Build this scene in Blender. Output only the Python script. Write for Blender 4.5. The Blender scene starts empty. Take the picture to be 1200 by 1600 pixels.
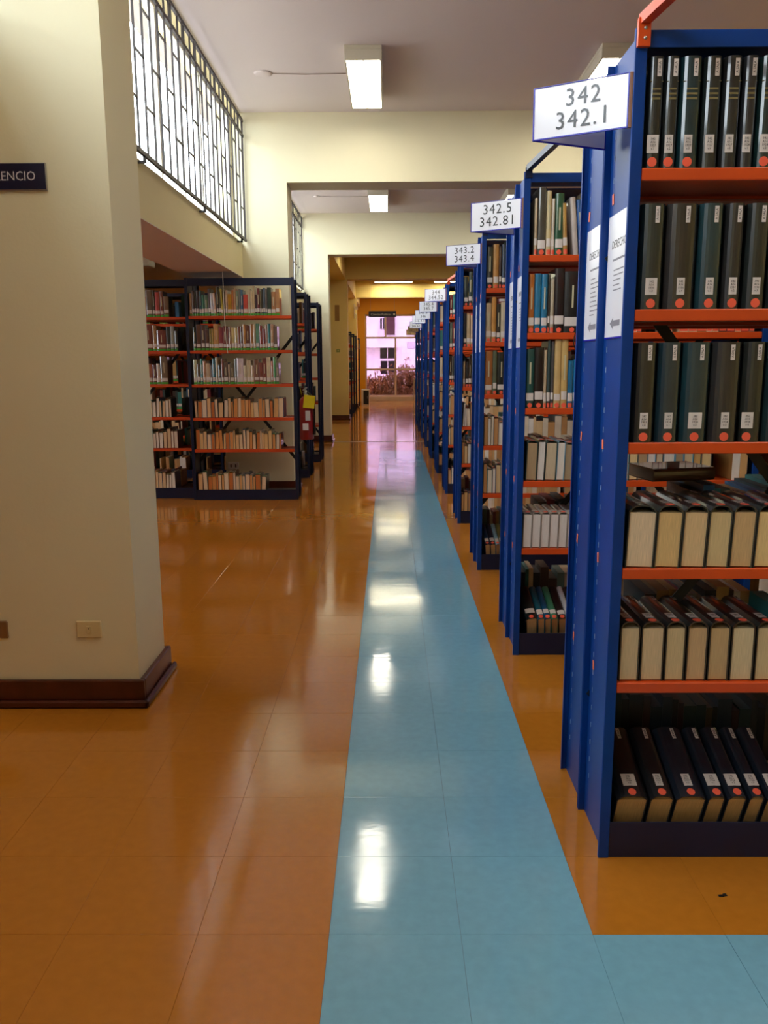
import bpy, math, random
from mathutils import Vector, Matrix, Euler

# ------------------------------------------------------------------ camera
SC = bpy.context.scene
COL = SC.collection
F_PX, PITCH, YAW, ROLL, CAM_H = 1282.76, 0.17998, -0.007696, 0.005043, 1.2814
def make_camera():
    c, s = math.cos(YAW), math.sin(YAW); ct, st = math.cos(PITCH), math.sin(PITCH)
    cr, sr = math.cos(ROLL), math.sin(ROLL)
    X1 = Vector((c, -s, 0)); Y1 = Vector((s, c, 0)); Z = Vector((0, 0, 1))
    d = Y1*ct - Z*st; v = Y1*st + Z*ct
    u2 = X1*cr - v*sr; v2 = X1*sr + v*cr
    cam = bpy.data.cameras.new('camera'); o = bpy.data.objects.new('camera', cam); COL.objects.link(o)
    cam.sensor_fit = 'VERTICAL'; cam.sensor_height = 36; cam.sensor_width = 27
    cam.lens = 36*F_PX/1600; cam.clip_end = 300; cam.clip_start = .02
    m = Matrix.Identity(4)
    for i in range(3):
        m[i][0] = u2[i]; m[i][1] = v2[i]; m[i][2] = -d[i]
    m[2][3] = CAM_H
    o.matrix_world = m
    SC.camera = o
make_camera()

# ------------------------------------------------------------------ world, light, exposure
SKY_STRENGTH = 8.6
SKY_COLOR = (0.86, 0.94, 1.0)
LAMP_STRENGTH = 11.5
w = bpy.data.worlds.new('overcast_sky'); SC.world = w; w.use_nodes = True
bg = w.node_tree.nodes['Background']; bg.inputs[0].default_value = (*SKY_COLOR, 1); bg.inputs[1].default_value = SKY_STRENGTH
SC.view_settings.view_transform = 'Standard'; SC.view_settings.look = 'None'
SC.view_settings.gamma = 1; SC.view_settings.use_curve_mapping = False
SC.view_settings.exposure = 0.6
SC.cycles.use_denoising = True
SC.cycles.max_bounces = 10; SC.cycles.diffuse_bounces = 6; SC.cycles.glossy_bounces = 5
SC.cycles.transparent_max_bounces = 12; SC.cycles.sample_clamp_indirect = 6
SC.cycles.caustics_reflective = False; SC.cycles.caustics_refractive = False

def portal(name, loc, rot, sx, sy):
    l = bpy.data.lights.new(name, 'AREA'); l.shape = 'RECTANGLE'; l.size = sx; l.size_y = sy
    l.cycles.is_portal = True
    o = bpy.data.objects.new(name, l); COL.objects.link(o); o.location = loc; o.rotation_euler = rot
# portals only guide sky light through the window openings, the two added ones included
for y0, y1 in ((-4.9, -2.05), (-2.0, 2.9), (3.35, 8.2), (8.7, 13.5)):
    portal('window_portal', (-1.62, (y0+y1)/2, 3.0), (0, -math.pi/2, 0), 1.1, y1-y0)
portal('window_portal', (-9.1, 4.27, 1.6), (0, -math.pi/2, 0), 1.4, 3.5)
portal('window_portal', (1.7, 28.25, 1.5), (-math.pi/2, 0, 0), 5.2, 2.7)

# ------------------------------------------------------------------ materials
def srgb(r, g, b):
    f = lambda v: (v/255/12.92) if v/255 <= .04045 else ((v/255+.055)/1.055)**2.4
    return (f(r), f(g), f(b), 1)
MATS = {}
def mat(name, col=(200, 200, 200), rough=.6, metal=0, noise=0, nscale=20, bump=0, bscale=60, bdist=.002,
        coat=0, crough=.12, objcol=False, attr=None, spec=.5, world=False, stretch=None, nz=None, emit=None):
    if name in MATS: return MATS[name]
    m = bpy.data.materials.new(name); m.use_nodes = True; MATS[name] = m
    nt = m.node_tree; N = nt.nodes; L = nt.links; b = N['Principled BSDF']
    b.inputs['Roughness'].default_value = rough; b.inputs['Metallic'].default_value = metal
    b.inputs['Specular IOR Level'].default_value = spec
    b.inputs['Coat Weight'].default_value = coat; b.inputs['Coat Roughness'].default_value = crough
    base = srgb(*col); b.inputs['Base Color'].default_value = base
    src = None
    if objcol:
        oi = N.new('ShaderNodeObjectInfo'); src = oi.outputs['Color']
    if attr:
        at = N.new('ShaderNodeAttribute'); at.attribute_name = attr; src = at.outputs['Color']
    if src is not None: L.new(src, b.inputs['Base Color'])
    if noise or bump:
        if world:
            g = N.new('ShaderNodeNewGeometry'); co = g.outputs['Position']
        else:
            g = N.new('ShaderNodeTexCoord'); co = g.outputs['Generated' if stretch else 'Object']
        if stretch:
            mp = N.new('ShaderNodeMapping'); mp.inputs['Scale'].default_value = stretch; L.new(co, mp.inputs[0]); co = mp.outputs[0]
    if noise:
        t = N.new('ShaderNodeTexNoise'); t.inputs['Scale'].default_value = nscale; t.inputs['Detail'].default_value = 5
        L.new(co, t.inputs['Vector'])
        mr = N.new('ShaderNodeMapRange'); mr.inputs[1].default_value = .3; mr.inputs[2].default_value = .7
        mr.inputs[3].default_value = 1-noise; mr.inputs[4].default_value = 1+noise; L.new(t.outputs[0], mr.inputs[0])
        mx = N.new('ShaderNodeMix'); mx.data_type = 'RGBA'; mx.blend_type = 'MULTIPLY'; mx.inputs[0].default_value = 1
        if src is not None: L.new(src, mx.inputs[6])
        else: mx.inputs[6].default_value = base
        L.new(mr.outputs[0], mx.inputs[7]); L.new(mx.outputs[2], b.inputs['Base Color'])
    if bump:
        t2 = N.new('ShaderNodeTexNoise'); t2.inputs['Scale'].default_value = bscale; t2.inputs['Detail'].default_value = 3
        L.new(co, t2.inputs['Vector'])
        bp = N.new('ShaderNodeBump'); bp.inputs['Strength'].default_value = bump; bp.inputs['Distance'].default_value = bdist
        L.new(t2.outputs[0], bp.inputs['Height']); L.new(bp.outputs[0], b.inputs['Normal'])
    if emit:
        b.inputs['Emission Color'].default_value = (*emit[0], 1); b.inputs['Emission Strength'].default_value = emit[1]
    return m

M_WALL = mat('cream_plaster', (220, 208, 160), .7, noise=.03, nscale=1.5, bump=.25, bscale=90, world=True)
M_WHITEWALL = mat('pale_plaster', (226, 220, 188), .7, noise=.03, nscale=1.5, bump=.25, bscale=90, world=True)
M_YWALL = mat('warm_yellow_plaster', (216, 194, 122), .65, noise=.03, nscale=1.5, bump=.2, bscale=90, world=True)
M_OCHRE = mat('ochre_wall_paint', (222, 160, 22), .6, noise=.03, nscale=2, world=True)
M_CEIL = mat('ceiling_plaster', (214, 204, 202), .8, noise=.02, nscale=1, bump=.15, bscale=60, world=True)
M_WOOD = mat('dark_red_wood', (74, 30, 20), .3, noise=.35, nscale=9, coat=.3, world=True)
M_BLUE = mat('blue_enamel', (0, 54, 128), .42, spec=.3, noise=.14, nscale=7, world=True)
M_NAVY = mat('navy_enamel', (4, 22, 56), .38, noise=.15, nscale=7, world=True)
M_ORANGE = mat('orange_enamel', (206, 74, 20), .4, noise=.06, nscale=8, world=True)
M_BLACK = mat('black_metal', (14, 14, 16), .45)
M_IRON = mat('brown_black_iron', (44, 34, 34), .5, noise=.2, nscale=20)
M_WHITE = mat('white_paint', (226, 226, 222), .45)
M_PAPER = mat('white_paper', (228, 228, 236), .3, noise=.02, nscale=6, coat=.6)
M_LABEL = mat('label_paper', (216, 208, 204), .4, coat=.5)
M_INK = mat('dark_ink', (34, 34, 40), .5, coat=.5)
M_GREYINK = mat('grey_ink', (120, 118, 128), .5)
M_EDGE = mat('blue_acrylic_edge', (28, 28, 170), .25)
M_DOT = mat('coral_sticker', (240, 96, 70), .4, coat=.4)
M_GREEN = mat('green_sticker', (70, 168, 50), .4, coat=.4)
M_COVER = mat('book_cloth', rough=.34, objcol=True, noise=.18, nscale=14, coat=1, crough=.06, bump=.3, bscale=40, bdist=.001)
M_PAGES = mat('page_edges', rough=.8, objcol=True, noise=.2, nscale=3, stretch=(24, 1, .6))
M_GILT = mat('faded_gilt', (120, 110, 70), .5)
M_FILL = mat('shelved_book_paper', rough=.5, attr='Col', noise=.1, nscale=12)
M_METAL = mat('brushed_steel', (170, 168, 160), .35, metal=.8)
M_CREAMPL = mat('cream_plastic', (214, 198, 150), .35)
M_LAMP = mat('lamp_housing', (196, 188, 168), .5)
M_RED = mat('red_enamel', (150, 12, 18), .3, coat=.5)
M_YTAG = mat('yellow_card', (232, 214, 30), .5)
M_SIGNNAVY = mat('navy_sign_face', (14, 18, 52), .3, noise=.05)
M_HEDGE = mat('hedge_leaves', (176, 142, 100), .6, objcol=False, noise=.5, nscale=6, world=True)
M_CONC = mat('pale_concrete', (206, 196, 180), .8, noise=.06, nscale=3, world=True)
M_BLDG = mat('white_facade', (226, 222, 226), .8, noise=.02, nscale=2, world=True)
M_TAN = mat('tan_facade', (196, 166, 128), .8, noise=.05, nscale=2, world=True)
M_DARKGLASS = mat('dark_window_glass', (26, 22, 30), .1)
M_PIPE = mat('window_frame_paint', (196, 182, 160), .5)
M_WAX = mat('clear_cord', (200, 196, 180), .5)

def lampmat(name, col, st):
    m = bpy.data.materials.new(name); m.use_nodes = True; nt = m.node_tree; nt.nodes.clear()
    o = nt.nodes.new('ShaderNodeOutputMaterial'); e = nt.nodes.new('ShaderNodeEmission')
    e.inputs[0].default_value = (*col, 1); e.inputs[1].default_value = st; nt.links.new(e.outputs[0], o.inputs[0]); return m
M_GLOW = lampmat('lit_diffuser', (1.0, .91, .74), LAMP_STRENGTH)
M_GLOWWARM = lampmat('lit_diffuser_warm', (1.0, .88, .60), LAMP_STRENGTH*3.4)

def glassmat(name, tint, gloss=.06):
    m = bpy.data.materials.new(name); m.use_nodes = True; nt = m.node_tree; nt.nodes.clear()
    o = nt.nodes.new('ShaderNodeOutputMaterial'); t = nt.nodes.new('ShaderNodeBsdfTransparent'); g = nt.nodes.new('ShaderNodeBsdfGlossy')
    mx = nt.nodes.new('ShaderNodeMixShader'); t.inputs[0].default_value = (*tint, 1); g.inputs['Roughness'].default_value = .02
    mx.inputs[0].default_value = gloss; nt.links.new(t.outputs[0], mx.inputs[1]); nt.links.new(g.outputs[0], mx.inputs[2]); nt.links.new(mx.outputs[0], o.inputs[0])
    return m
M_GLASS = glassmat('clear_glass', (.96, .97, .97))
M_PINK = glassmat('pink_film_glass', (.475, .37, .465), .04)
M_ACRYL = glassmat('clear_acrylic', (.93, .93, .96), .1)

def floormat(name, col, var=.05):
    m = mat(name, col, .13, noise=.045, nscale=34, coat=0, spec=.5, world=True)
    nt = m.node_tree; N = nt.nodes; L = nt.links; b = N['Principled BSDF']
    b.inputs['Roughness'].default_value = .11; b.inputs['IOR'].default_value = 1.55
    g = N.new('ShaderNodeNewGeometry'); mp = N.new('ShaderNodeMapping'); mp.inputs['Scale'].default_value = (2.2, 5.5, 1)
    L.new(g.outputs['Position'], mp.inputs[0])
    t = N.new('ShaderNodeTexNoise'); t.inputs['Scale'].default_value = 1.6; t.inputs['Detail'].default_value = 4; t.inputs['Roughness'].default_value = .55
    L.new(mp.outputs[0], t.inputs[0])
    bp = N.new('ShaderNodeBump'); bp.inputs['Strength'].default_value = .085; bp.inputs['Distance'].default_value = .006
    L.new(t.outputs[0], bp.inputs['Height']); L.new(bp.outputs[0], b.inputs['Normal'])
    # dull patches of worn wax
    t3 = N.new('ShaderNodeTexNoise'); t3.inputs['Scale'].default_value = 2.4; t3.inputs['Detail'].default_value = 6
    L.new(g.outputs['Position'], t3.inputs[0])
    mr = N.new('ShaderNodeMapRange'); mr.inputs[1].default_value = .3; mr.inputs[2].default_value = .7; mr.inputs[3].default_value = .05; mr.inputs[4].default_value = .15
    L.new(t3.outputs[0], mr.inputs[0]); L.new(mr.outputs[0], b.inputs['Roughness'])
    return m
M_FORANGE = floormat('orange_vinyl_tile', (176, 110, 32))
M_FBLUE = floormat('blue_vinyl_tile', (114, 166, 190))
M_SEAM = mat('dark_seam', (84, 58, 34), .7)

# ------------------------------------------------------------------ mesh builder
class MB:
    def __init__(s): s.v = []; s.f = []; s.m = []; s.c = []; s.sm = []
    def add(s, vs, fs, m=0, col=None, smooth=False):
        n = len(s.v); s.v += [tuple(p) for p in vs]
        for f in fs:
            s.f.append(tuple(i+n for i in f)); s.m.append(m); s.c.append(col); s.sm.append(smooth)
        return s
    def box(s, lo, hi, m=0, col=None, M=None, skip=()):
        x0, y0, z0 = lo; x1, y1, z1 = hi
        vs = [(x0,y0,z0),(x1,y0,z0),(x1,y1,z0),(x0,y1,z0),(x0,y0,z1),(x1,y0,z1),(x1,y1,z1),(x0,y1,z1)]
        if M is not None: vs = [M @ Vector(p) for p in vs]
        fs = dict(b=(0,3,2,1), t=(4,5,6,7), f=(0,1,5,4), r=(1,2,6,5), k=(2,3,7,6), l=(3,0,4,7))
        return s.add(vs, [v for k, v in fs.items() if k not in skip], m, col)
    def cbox(s, lo, hi, c=.002, m=0, M=None):
        lo = Vector(lo); hi = Vector(hi); vs = []; idx = {}
        for sx in (0, 1):
            for sy in (0, 1):
                for sz in (0, 1):
                    p = Vector((hi[0] if sx else lo[0], hi[1] if sy else lo[1], hi[2] if sz else lo[2]))
                    d = Vector((-1 if sx else 1, -1 if sy else 1, -1 if sz else 1))*c
                    for a in range(3):
                        q = p.copy()
                        for k in range(3):
                            if k != a: q[k] += d[k]
                        idx[(sx, sy, sz, a)] = len(vs); vs.append(q)
        fs = []
        for a in range(3):
            b, e = (a+1) % 3, (a+2) % 3
            for sa in (0, 1):
                ring = []
                for (sb, se) in ((0,0),(1,0),(1,1),(0,1)):
                    k = [0,0,0]; k[a] = sa; k[b] = sb; k[e] = se; ring.append(idx[(*k, a)])
                fs.append(tuple(ring) if sa else tuple(reversed(ring)))
            for sb in (0, 1):          # edges parallel to axis a
                for se in (0, 1):
                    k0 = [0,0,0]; k0[b] = sb; k0[e] = se; k1 = list(k0); k1[a] = 1
                    q = (idx[(*k0, b)], idx[(*k1, b)], idx[(*k1, e)], idx[(*k0, e)])
                    fs.append(q if (sb == se) else tuple(reversed(q)))
        for sx in (0, 1):
            for sy in (0, 1):
                for sz in (0, 1):
                    t = (idx[(sx,sy,sz,0)], idx[(sx,sy,sz,1)], idx[(sx,sy,sz,2)])
                    fs.append(t if (sx+sy+sz) % 2 else tuple(reversed(t)))
        if M is not None: vs = [M @ p for p in vs]
        return s.add(vs, fs, m)
    def prism(s, pts, z0, z1, m=0, M=None, smooth=False):
        n = len(pts); vs = [(x, y, z0) for x, y in pts]+[(x, y, z1) for x, y in pts]
        fs = [(i, (i+1) % n, n+(i+1) % n, n+i) for i in range(n)]
        if M is not None: vs = [M @ Vector(p) for p in vs]
        s.add(vs, fs, m, smooth=smooth); s.add(vs, [tuple(range(n-1, -1, -1)), tuple(range(n, 2*n))], m); return s
    def bar(s, a, b, w, h=None, m=0, up=(0, 0, 1)):
        a = Vector(a); b = Vector(b); h = h or w; d = b-a; L = d.length; d.normalize(); u = Vector(up)
        if abs(d.dot(u)) > .99: u = Vector((1, 0, 0))
        x = d.cross(u).normalized(); y = x.cross(d)
        M = Matrix(((x[0], d[0], y[0], a[0]), (x[1], d[1], y[1], a[1]), (x[2], d[2], y[2], a[2]), (0,0,0,1)))
        return s.box((-w/2, 0, -h/2), (w/2, L, h/2), m, M=M)
    def lathe(s, prof, n=20, m=0, c=(0,0,0)):
        vs = []; fs = []
        for r, z in prof:
            for i in range(n):
                a = 2*math.pi*i/n; vs.append((c[0]+r*math.cos(a), c[1]+r*math.sin(a), c[2]+z))
        k = len(prof)
        for j in range(k-1):
            for i in range(n): fs.append((j*n+i, j*n+(i+1) % n, (j+1)*n+(i+1) % n, (j+1)*n+i))
        s.add(vs, fs, m, smooth=True); s.add(vs, [tuple(range(n-1, -1, -1)), tuple((k-1)*n+i for i in range(n))], m); return s
    def tube(s, pts, r, n=6, m=0):
        pts = [Vector(p) for p in pts]; vs = []; fs = []
        for i, p in enumerate(pts):
            d = (pts[min(i+1, len(pts)-1)]-pts[max(i-1, 0)]).normalized()
            u = Vector((0,0,1)) if abs(d.z) < .9 else Vector((1,0,0)); x = d.cross(u).normalized(); y = x.cross(d)
            for k in range(n):
                a = 2*math.pi*k/n; vs.append(p+x*r*math.cos(a)+y*r*math.sin(a))
        for i in range(len(pts)-1):
            for k in range(n): fs.append((i*n+k, i*n+(k+1) % n, (i+1)*n+(k+1) % n, (i+1)*n+k))
        s.add(vs, fs, m, smooth=True); s.add(vs, [tuple(range(n)), tuple(range(len(vs)-n, len(vs)))], m); return s
    def mesh(s, name, mats):
        me = bpy.data.meshes.new(name); me.from_pydata(s.v, [], s.f)
        if not isinstance(mats, (list, tuple)): mats = [mats]
        for m in mats: me.materials.append(m)
        me.polygons.foreach_set('material_index', s.m)
        me.polygons.foreach_set('use_smooth', s.sm)
        if any(c is not None for c in s.c):
            at = me.color_attributes.new('Col', 'FLOAT_COLOR', 'CORNER'); d = []
            for f, c in zip(s.f, s.c): d += list(c or (1,1,1,1))*len(f)
            at.data.foreach_set('color', d)
        me.update(); return me

def obj(name, me, parent=None, loc=(0,0,0), rot=(0,0,0), scale=(1,1,1), color=None):
    o = bpy.data.objects.new(name, me); COL.objects.link(o); o.location = loc; o.rotation_euler = rot; o.scale = scale
    if parent: o.parent = parent
    if color: o.color = color
    return o
def build(name, mb, mats, parent=None, **k): return obj(name, mb.mesh(name, mats), parent, **k)
def tag(o, label, cat, group=None):
    o['label'] = label; o['category'] = cat
    if group: o['group'] = group
    return o
def thing(name, label, cat, loc=(0,0,0), rot=(0,0,0), group=None):
    o = bpy.data.objects.new(name, None); COL.objects.link(o); o.location = loc; o.rotation_euler = rot; o.empty_display_size = .05
    return tag(o, label, cat, group)
def struct(name, mb, mats, parent=None):
    o = build(name, mb, mats, parent)
    if not parent: o['kind'] = 'structure'
    return o
TXT = {}
def text_mesh(body, size, mt, align='CENTER', spacing=1.0, line=1.0, res=2):
    key = (body, size, mt.name, align)
    if key in TXT: return TXT[key]
    c = bpy.data.curves.new('t', 'FONT'); c.body = body; c.size = size; c.align_x = align; c.align_y = 'CENTER'
    c.space_character = spacing; c.space_line = line; c.resolution_u = res; c.extrude = .0002
    t = bpy.data.objects.new('t', c); COL.objects.link(t)
    dg = bpy.context.evaluated_depsgraph_get(); me = bpy.data.meshes.new_from_object(t.evaluated_get(dg))
    me.materials.clear(); me.materials.append(mt)
    bpy.data.objects.remove(t); bpy.data.curves.remove(c); TXT[key] = me; return me
R90 = math.pi/2

# ------------------------------------------------------------------ floor with tiles
T = .3; TX, TY = -.1429, 1.6673
fb = MB(); fb.box((-9, -5, -.25), (5.2, 28.2, -.0022))
floor = struct('floor', fb, M_SEAM)
def is_blue(i, j):
    if -100 <= j < 0: return i >= 0 and j >= -3 or (0 <= i < 2)
    return 0 <= i < 2 and j < 35
def tile_mesh(mt):
    t = MB(); g = .00025; c = .0006
    a, b = g, T-g
    vs = [(a,a,-.003),(b,a,-.003),(b,b,-.003),(a,b,-.003),(a,a,-c*.6),(b,a,-c*.6),(b,b,-c*.6),(a,b,-c*.6),(a+c,a+c,0),(b-c,a+c,0),(b-c,b-c,0),(a+c,b-c,0)]
    t.add(vs, [(0,1,5,4),(1,2,6,5),(2,3,7,6),(3,0,4,7),(4,5,9,8),(5,6,10,9),(6,7,11,10),(7,4,8,11),(8,9,10,11)])
    return t.mesh('floor_tile', mt)
tm_o, tm_b = tile_mesh(M_FORANGE), tile_mesh(M_FBLUE)
single = set()
for j in range(-3, 21):
    for i in range(-7, 7):
        yc = TY+(j+.5)*T; xc = TX+(i+.5)*T
        if yc < .95: continue
        px = 603+1283*xc/(yc+.25)
        if -60 < px < 1260 and not (i > 2 and j > 2) and len(single) < 300:
            if i < -3 and 4 < j: 
                if xc < -1.9: continue
            single.add((i, j)); obj('floor_tile', tm_b if is_blue(i, j) else tm_o, floor, (TX+i*T, TY+j*T, 0))
rest = MB()
for j in range(-22, 88):
    for i in range(-29, 18):
        if (i, j) in single: continue
        x, y = TX+i*T, TY+j*T
        if x < -9 or x+T > 5.2 or y+T > 28.15 or y < -5: continue
        a, b = .0005, T-.0005
        rest.box((x+a, y+a, -.003), (x+b, y+b, 0), 1 if is_blue(i, j) else 0, skip=('b',))
r = build('floor_tile', rest, [M_FORANGE, M_FBLUE], floor); r['kind'] = 'stuff'
# metal threshold strip between the two halls
t = MB(); t.cbox((-.95, 13.5, .0), (4.9, 13.55, .004), .0015); struct('trim_1', t, M_METAL)

# ------------------------------------------------------------------ shell
ZC = 3.6; ZB = 2.975; PX0, PX1 = -1.66, -.955; WX = -1.42
c = MB(); c.box((-1.60, -5, ZC), (5.2, 28.3, ZC+.2)); struct('ceiling', c, M_CEIL)
c = MB(); c.box((-9, -5, 2.5), (-1.92, 28.3, 2.62)); struct('ceiling_side', c, M_CEIL)
c = MB(); c.box((5.0, -5, 0), (5.2, 28.3, ZC)); struct('wall_right', c, M_YWALL)
c = MB(); c.box((-9, -5.2, 0), (5.2, -5, ZC)); struct('wall_rear', c, M_WALL)
c = MB(); c.box((-9.2, -5, 0), (-9, 28.3, .9)); c.box((-9.2, -5, 2.3), (-9, 28.3, 2.62)); c.box((-9.2, -5, .9), (-9, 2.5, 2.3)); c.box((-9.2, 6.04, .9), (-9, 28.3, 2.3)); struct('wall_left', c, M_OCHRE)
c = MB(); c.box((-9, 9.95, 0), (-2.95, 10.1, 2.5)); struct('wall_side_room', c, M_OCHRE)
c = MB(); c.box((-9, 28, 0), (-.82, 28.25, ZC)); c.box((-.82, 28, 2.862), (5.2, 28.25, ZC)); c.box((-.82, 28, 0), (5.2, 28.25, .16)); c.box((4.4, 28, .16), (5.2, 28.25, 2.862))
struct('wall_back', c, [M_OCHRE])
c = MB(); c.cbox((-.82, 27.93, 0), (4.4, 28.0, .16), .004); struct('baseboard_back', c, M_CONC)
# cross walls: pier + header at every bay
Y_PIERS = [(2.95, 3.30, M_WHITEWALL), (8.25, 8.62, M_WHITEWALL), (13.55, 13.92, M_WHITEWALL), (18.85, 19.2, M_YWALL), (24.15, 24.5, M_YWALL)]
WORD = ['nearest', 'second', 'third', 'fourth', 'fifth']
for n, (y0, y1, mt) in enumerate(Y_PIERS):
    zb = ZB if n < 3 else 3.11
    p1 = PX1 if n == 0 else -.975
    if n >= 3: p1 = -.94
    c = MB(); c.box((PX0, y0, 0), (p1, y1, ZC)); c.box((p1, y0, zb), (5.0, y1, ZC))
    struct('wall_pier_%d' % (n+1), c, mt)
    c = MB()
    bm_ = lambda x0, x1, ya, yb: (c.cbox((x0, ya, 0), (x1, yb, .105), .004))
    th = .022; sh = .04
    # board
    c.cbox((PX0-th, y0-th, 0), (p1+th, y0, .105), .004); c.cbox((p1, y0-.001, 0), (p1+th, y1+th, .105), .004); c.cbox((PX0, y1, 0), (p1, y1+th, .105), .004)
    # quarter round shoe
    for (lo, hi) in (((PX0-sh, y0-sh, 0), (p1+sh, y0-th+.001, .03)), ((p1+th-.001, y0-sh, 0), (p1+sh, y1+sh, .03))):
        c.cbox(lo, hi, .007)
    struct('baseboard_pier_%d' % (n+1), c, M_WOOD)
# clerestory sill beam and upper wall strips along the left
def side_run(y0, y1, windows, mt, nm):
    c = MB(); c.box((-1.92, y0, 2.10), (WX, y1, 2.103)); struct('trim_soffit', c, M_CEIL)  # separate pale underside; its colour stands in for missing bounce light
    c = MB(); c.box((-1.92, y0, 2.103), (WX, y1, 2.40))
    c.box((-1.60, y0, 2.40), (WX, y1, 2.425)); c.box((-1.60, y0, 3.56), (WX, y1, ZC))
    if not windows: c.box((-1.60, y0, 2.425), (WX, y1, 3.56))
    struct(nm, c, mt)
side_run(-5, -2.0, True, M_WALL, 'wall_sill_1'); side_run(-2.0, 2.95, True, M_WALL, 'wall_sill_2')
side_run(3.30, 8.25, True, M_WALL, 'wall_sill_3'); side_run(8.62, 13.55, True, M_WALL, 'wall_sill_4')
side_run(13.92, 18.85, False, M_YWALL, 'wall_sill_5'); side_run(19.2, 24.15, False, M_YWALL, 'wall_sill_6'); side_run(24.5, 28, False, M_YWALL, 'wall_sill_7')
for n_, (y0, y1) in enumerate(((13.92, 18.85), (19.2, 24.15), (24.5, 28))):
    c = MB(); c.box((-1.42, y0, 3.10), (-.97, y1, ZC)); struct('trim_beam_%d' % (n_+1), c, M_YWALL)
# roof edge outside above the clerestory
c = MB(); c.box((-1.98, -5, 3.86), (-1.6, 28.3, 3.98)); c.box((-1.62, -5, 3.78), (-1.5, 28.3, 4.0)); struct('trim_eave', c, mat('grey_eave', (150, 142, 134), .8))

# clerestory windows
def window(n, y0, y1):
    fr = MB(); xo, xi = -1.555, -1.50; z0, z1 = 2.425, 3.56
    for a, b in (((xo, y0, z0), (xi, y1, z0+.03)), ((xo, y0, z1-.03), (xi, y1, z1)), ((xo, y0, z0), (xi, y0+.03, z1)), ((xo, y1-.03, z0), (xi, y1, z1))): fr.cbox(a, b, .003)
    root = build('window_%d' % n, fr, M_WHITE); root['kind'] = 'structure'
    k = max(1, round((y1-y0)/.62)); st = (y1-y0)/k
    for i in range(1, k):
        m_ = MB(); m_.cbox((xo+.005, y0+i*st-.016, z0+.03), (xi-.005, y0+i*st+.016, z1-.03), .003); build('mullion', m_, M_WHITE if i % 3 else M_METAL, root)
    for i in range(k):
        g = MB(); g.box((-1.530, y0+i*st+.016, z0+.03), (-1.526, y0+(i+1)*st-.016, z1-.03)); build('pane', g, M_GLASS, root)
window(5, -5, -2.0); window(1, -2.0, 2.95); window(2, 3.30, 8.25); window(3, 8.62, 13.55)  # the first, behind the camera, is added for more foreground light
fr = MB(); fr.cbox((-9.14, 2.5, .9), (-9.08, 6.04, .94), .003); fr.cbox((-9.14, 2.5, 2.26), (-9.08, 6.04, 2.3), .003)  # unseen side-room window, added to brighten the soffit from below
for yy in (2.5, 4.25, 6.0): fr.box((-9.13, yy, .94), (-9.09, yy+.04, 2.26))
root = build('window_6', fr, M_WHITE); root['kind'] = 'structure'
for yy in (2.54, 4.29):
    g = MB(); g.box((-9.112, yy, .94), (-9.108, yy+1.69, 2.26)); build('pane', g, M_GLASS, root)
# iron grilles in front of the clerestory
def grille(label, y0, y1, ph):
    root = thing('window_grille', label, 'grille', (-1.38, (y0+y1)/2, 2.4), group=None)
    root_inv = Vector(root.location)
    def part(name, mb): return obj(name, mb.mesh(name, M_IRON), root, loc=-root_inv)
    X = -1.38; b = .011
    ya, yb = y0+.03, y1-.02
    for z, nm in ((2.442, 'bottom_rail'), (3.385, 'upper_rail'), (3.52, 'top_rail')):
        m = MB(); m.box((X-.006, ya, z-.012), (X+.012, yb, z+.012)); part(nm, m)
    ys = []; y = ph
    while y > ya+.05: y -= .168
    y += .168
    bars = [ya]
    while y < yb-.02: bars.append(y); y += .168
    bars.append(yb)
    k0 = round((bars[1]-ph)/.168)
    bar_me = MB().box((-b/2, -b/2, 2.44), (b/2, b/2, 3.52)).mesh('bar', M_IRON)
    sh_me = MB().box((-.005, 0, -.005), (.005, .168, .005)).mesh('cross_bar', M_IRON)
    for i, yy in enumerate(bars): obj('bar', bar_me, root, loc=Vector((X, yy, 0))-root_inv)
    for i, yy in enumerate(bars[1:-1]):
        kk = k0+i
        zs = (2.72, 3.235) if kk % 2 == 0 else (2.975,)
        ln = min(.168, bars[i+2]-yy)
        for z in zs: obj('cross_bar', sh_me, root, loc=Vector((X, yy, z))-root_inv, scale=(1, ln/.168, 1))
    # oblong frames above the upper rail
    sp_me = MB().box((.004, -.005, 3.39), (.012, .005, 3.52)).mesh('top_spacer', M_IRON)
    for i, yy in enumerate(bars[:-1]):
        if i % 2: obj('top_spacer', sp_me, root, loc=Vector((X, yy+.085, 0))-root_inv)
    for yy in (4.9, 6.44, 8.0, y0+.25, y1-.25) if y0 < 4 < y1 else (y0+.3, (y0+y1)/2, y1-.25):
        m = MB(); m.box((X-.004, yy-.012, 2.40), (X+.010, yy+.012, 2.44)); m.box((-1.42, yy-.012, 2.395), (X+.010, yy+.012, 2.407)); part('bracket', m)
    return root
grille('black iron window grille above the pier bookcase, of the large bay', 3.30, 8.25, 4.658)
grille('black iron window grille in the second bay, seen beyond the first header', 8.62, 13.55, 8.9)
grille('black iron window grille of the bay beside the near white pier', -2.0, 2.95, 0.0)

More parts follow.
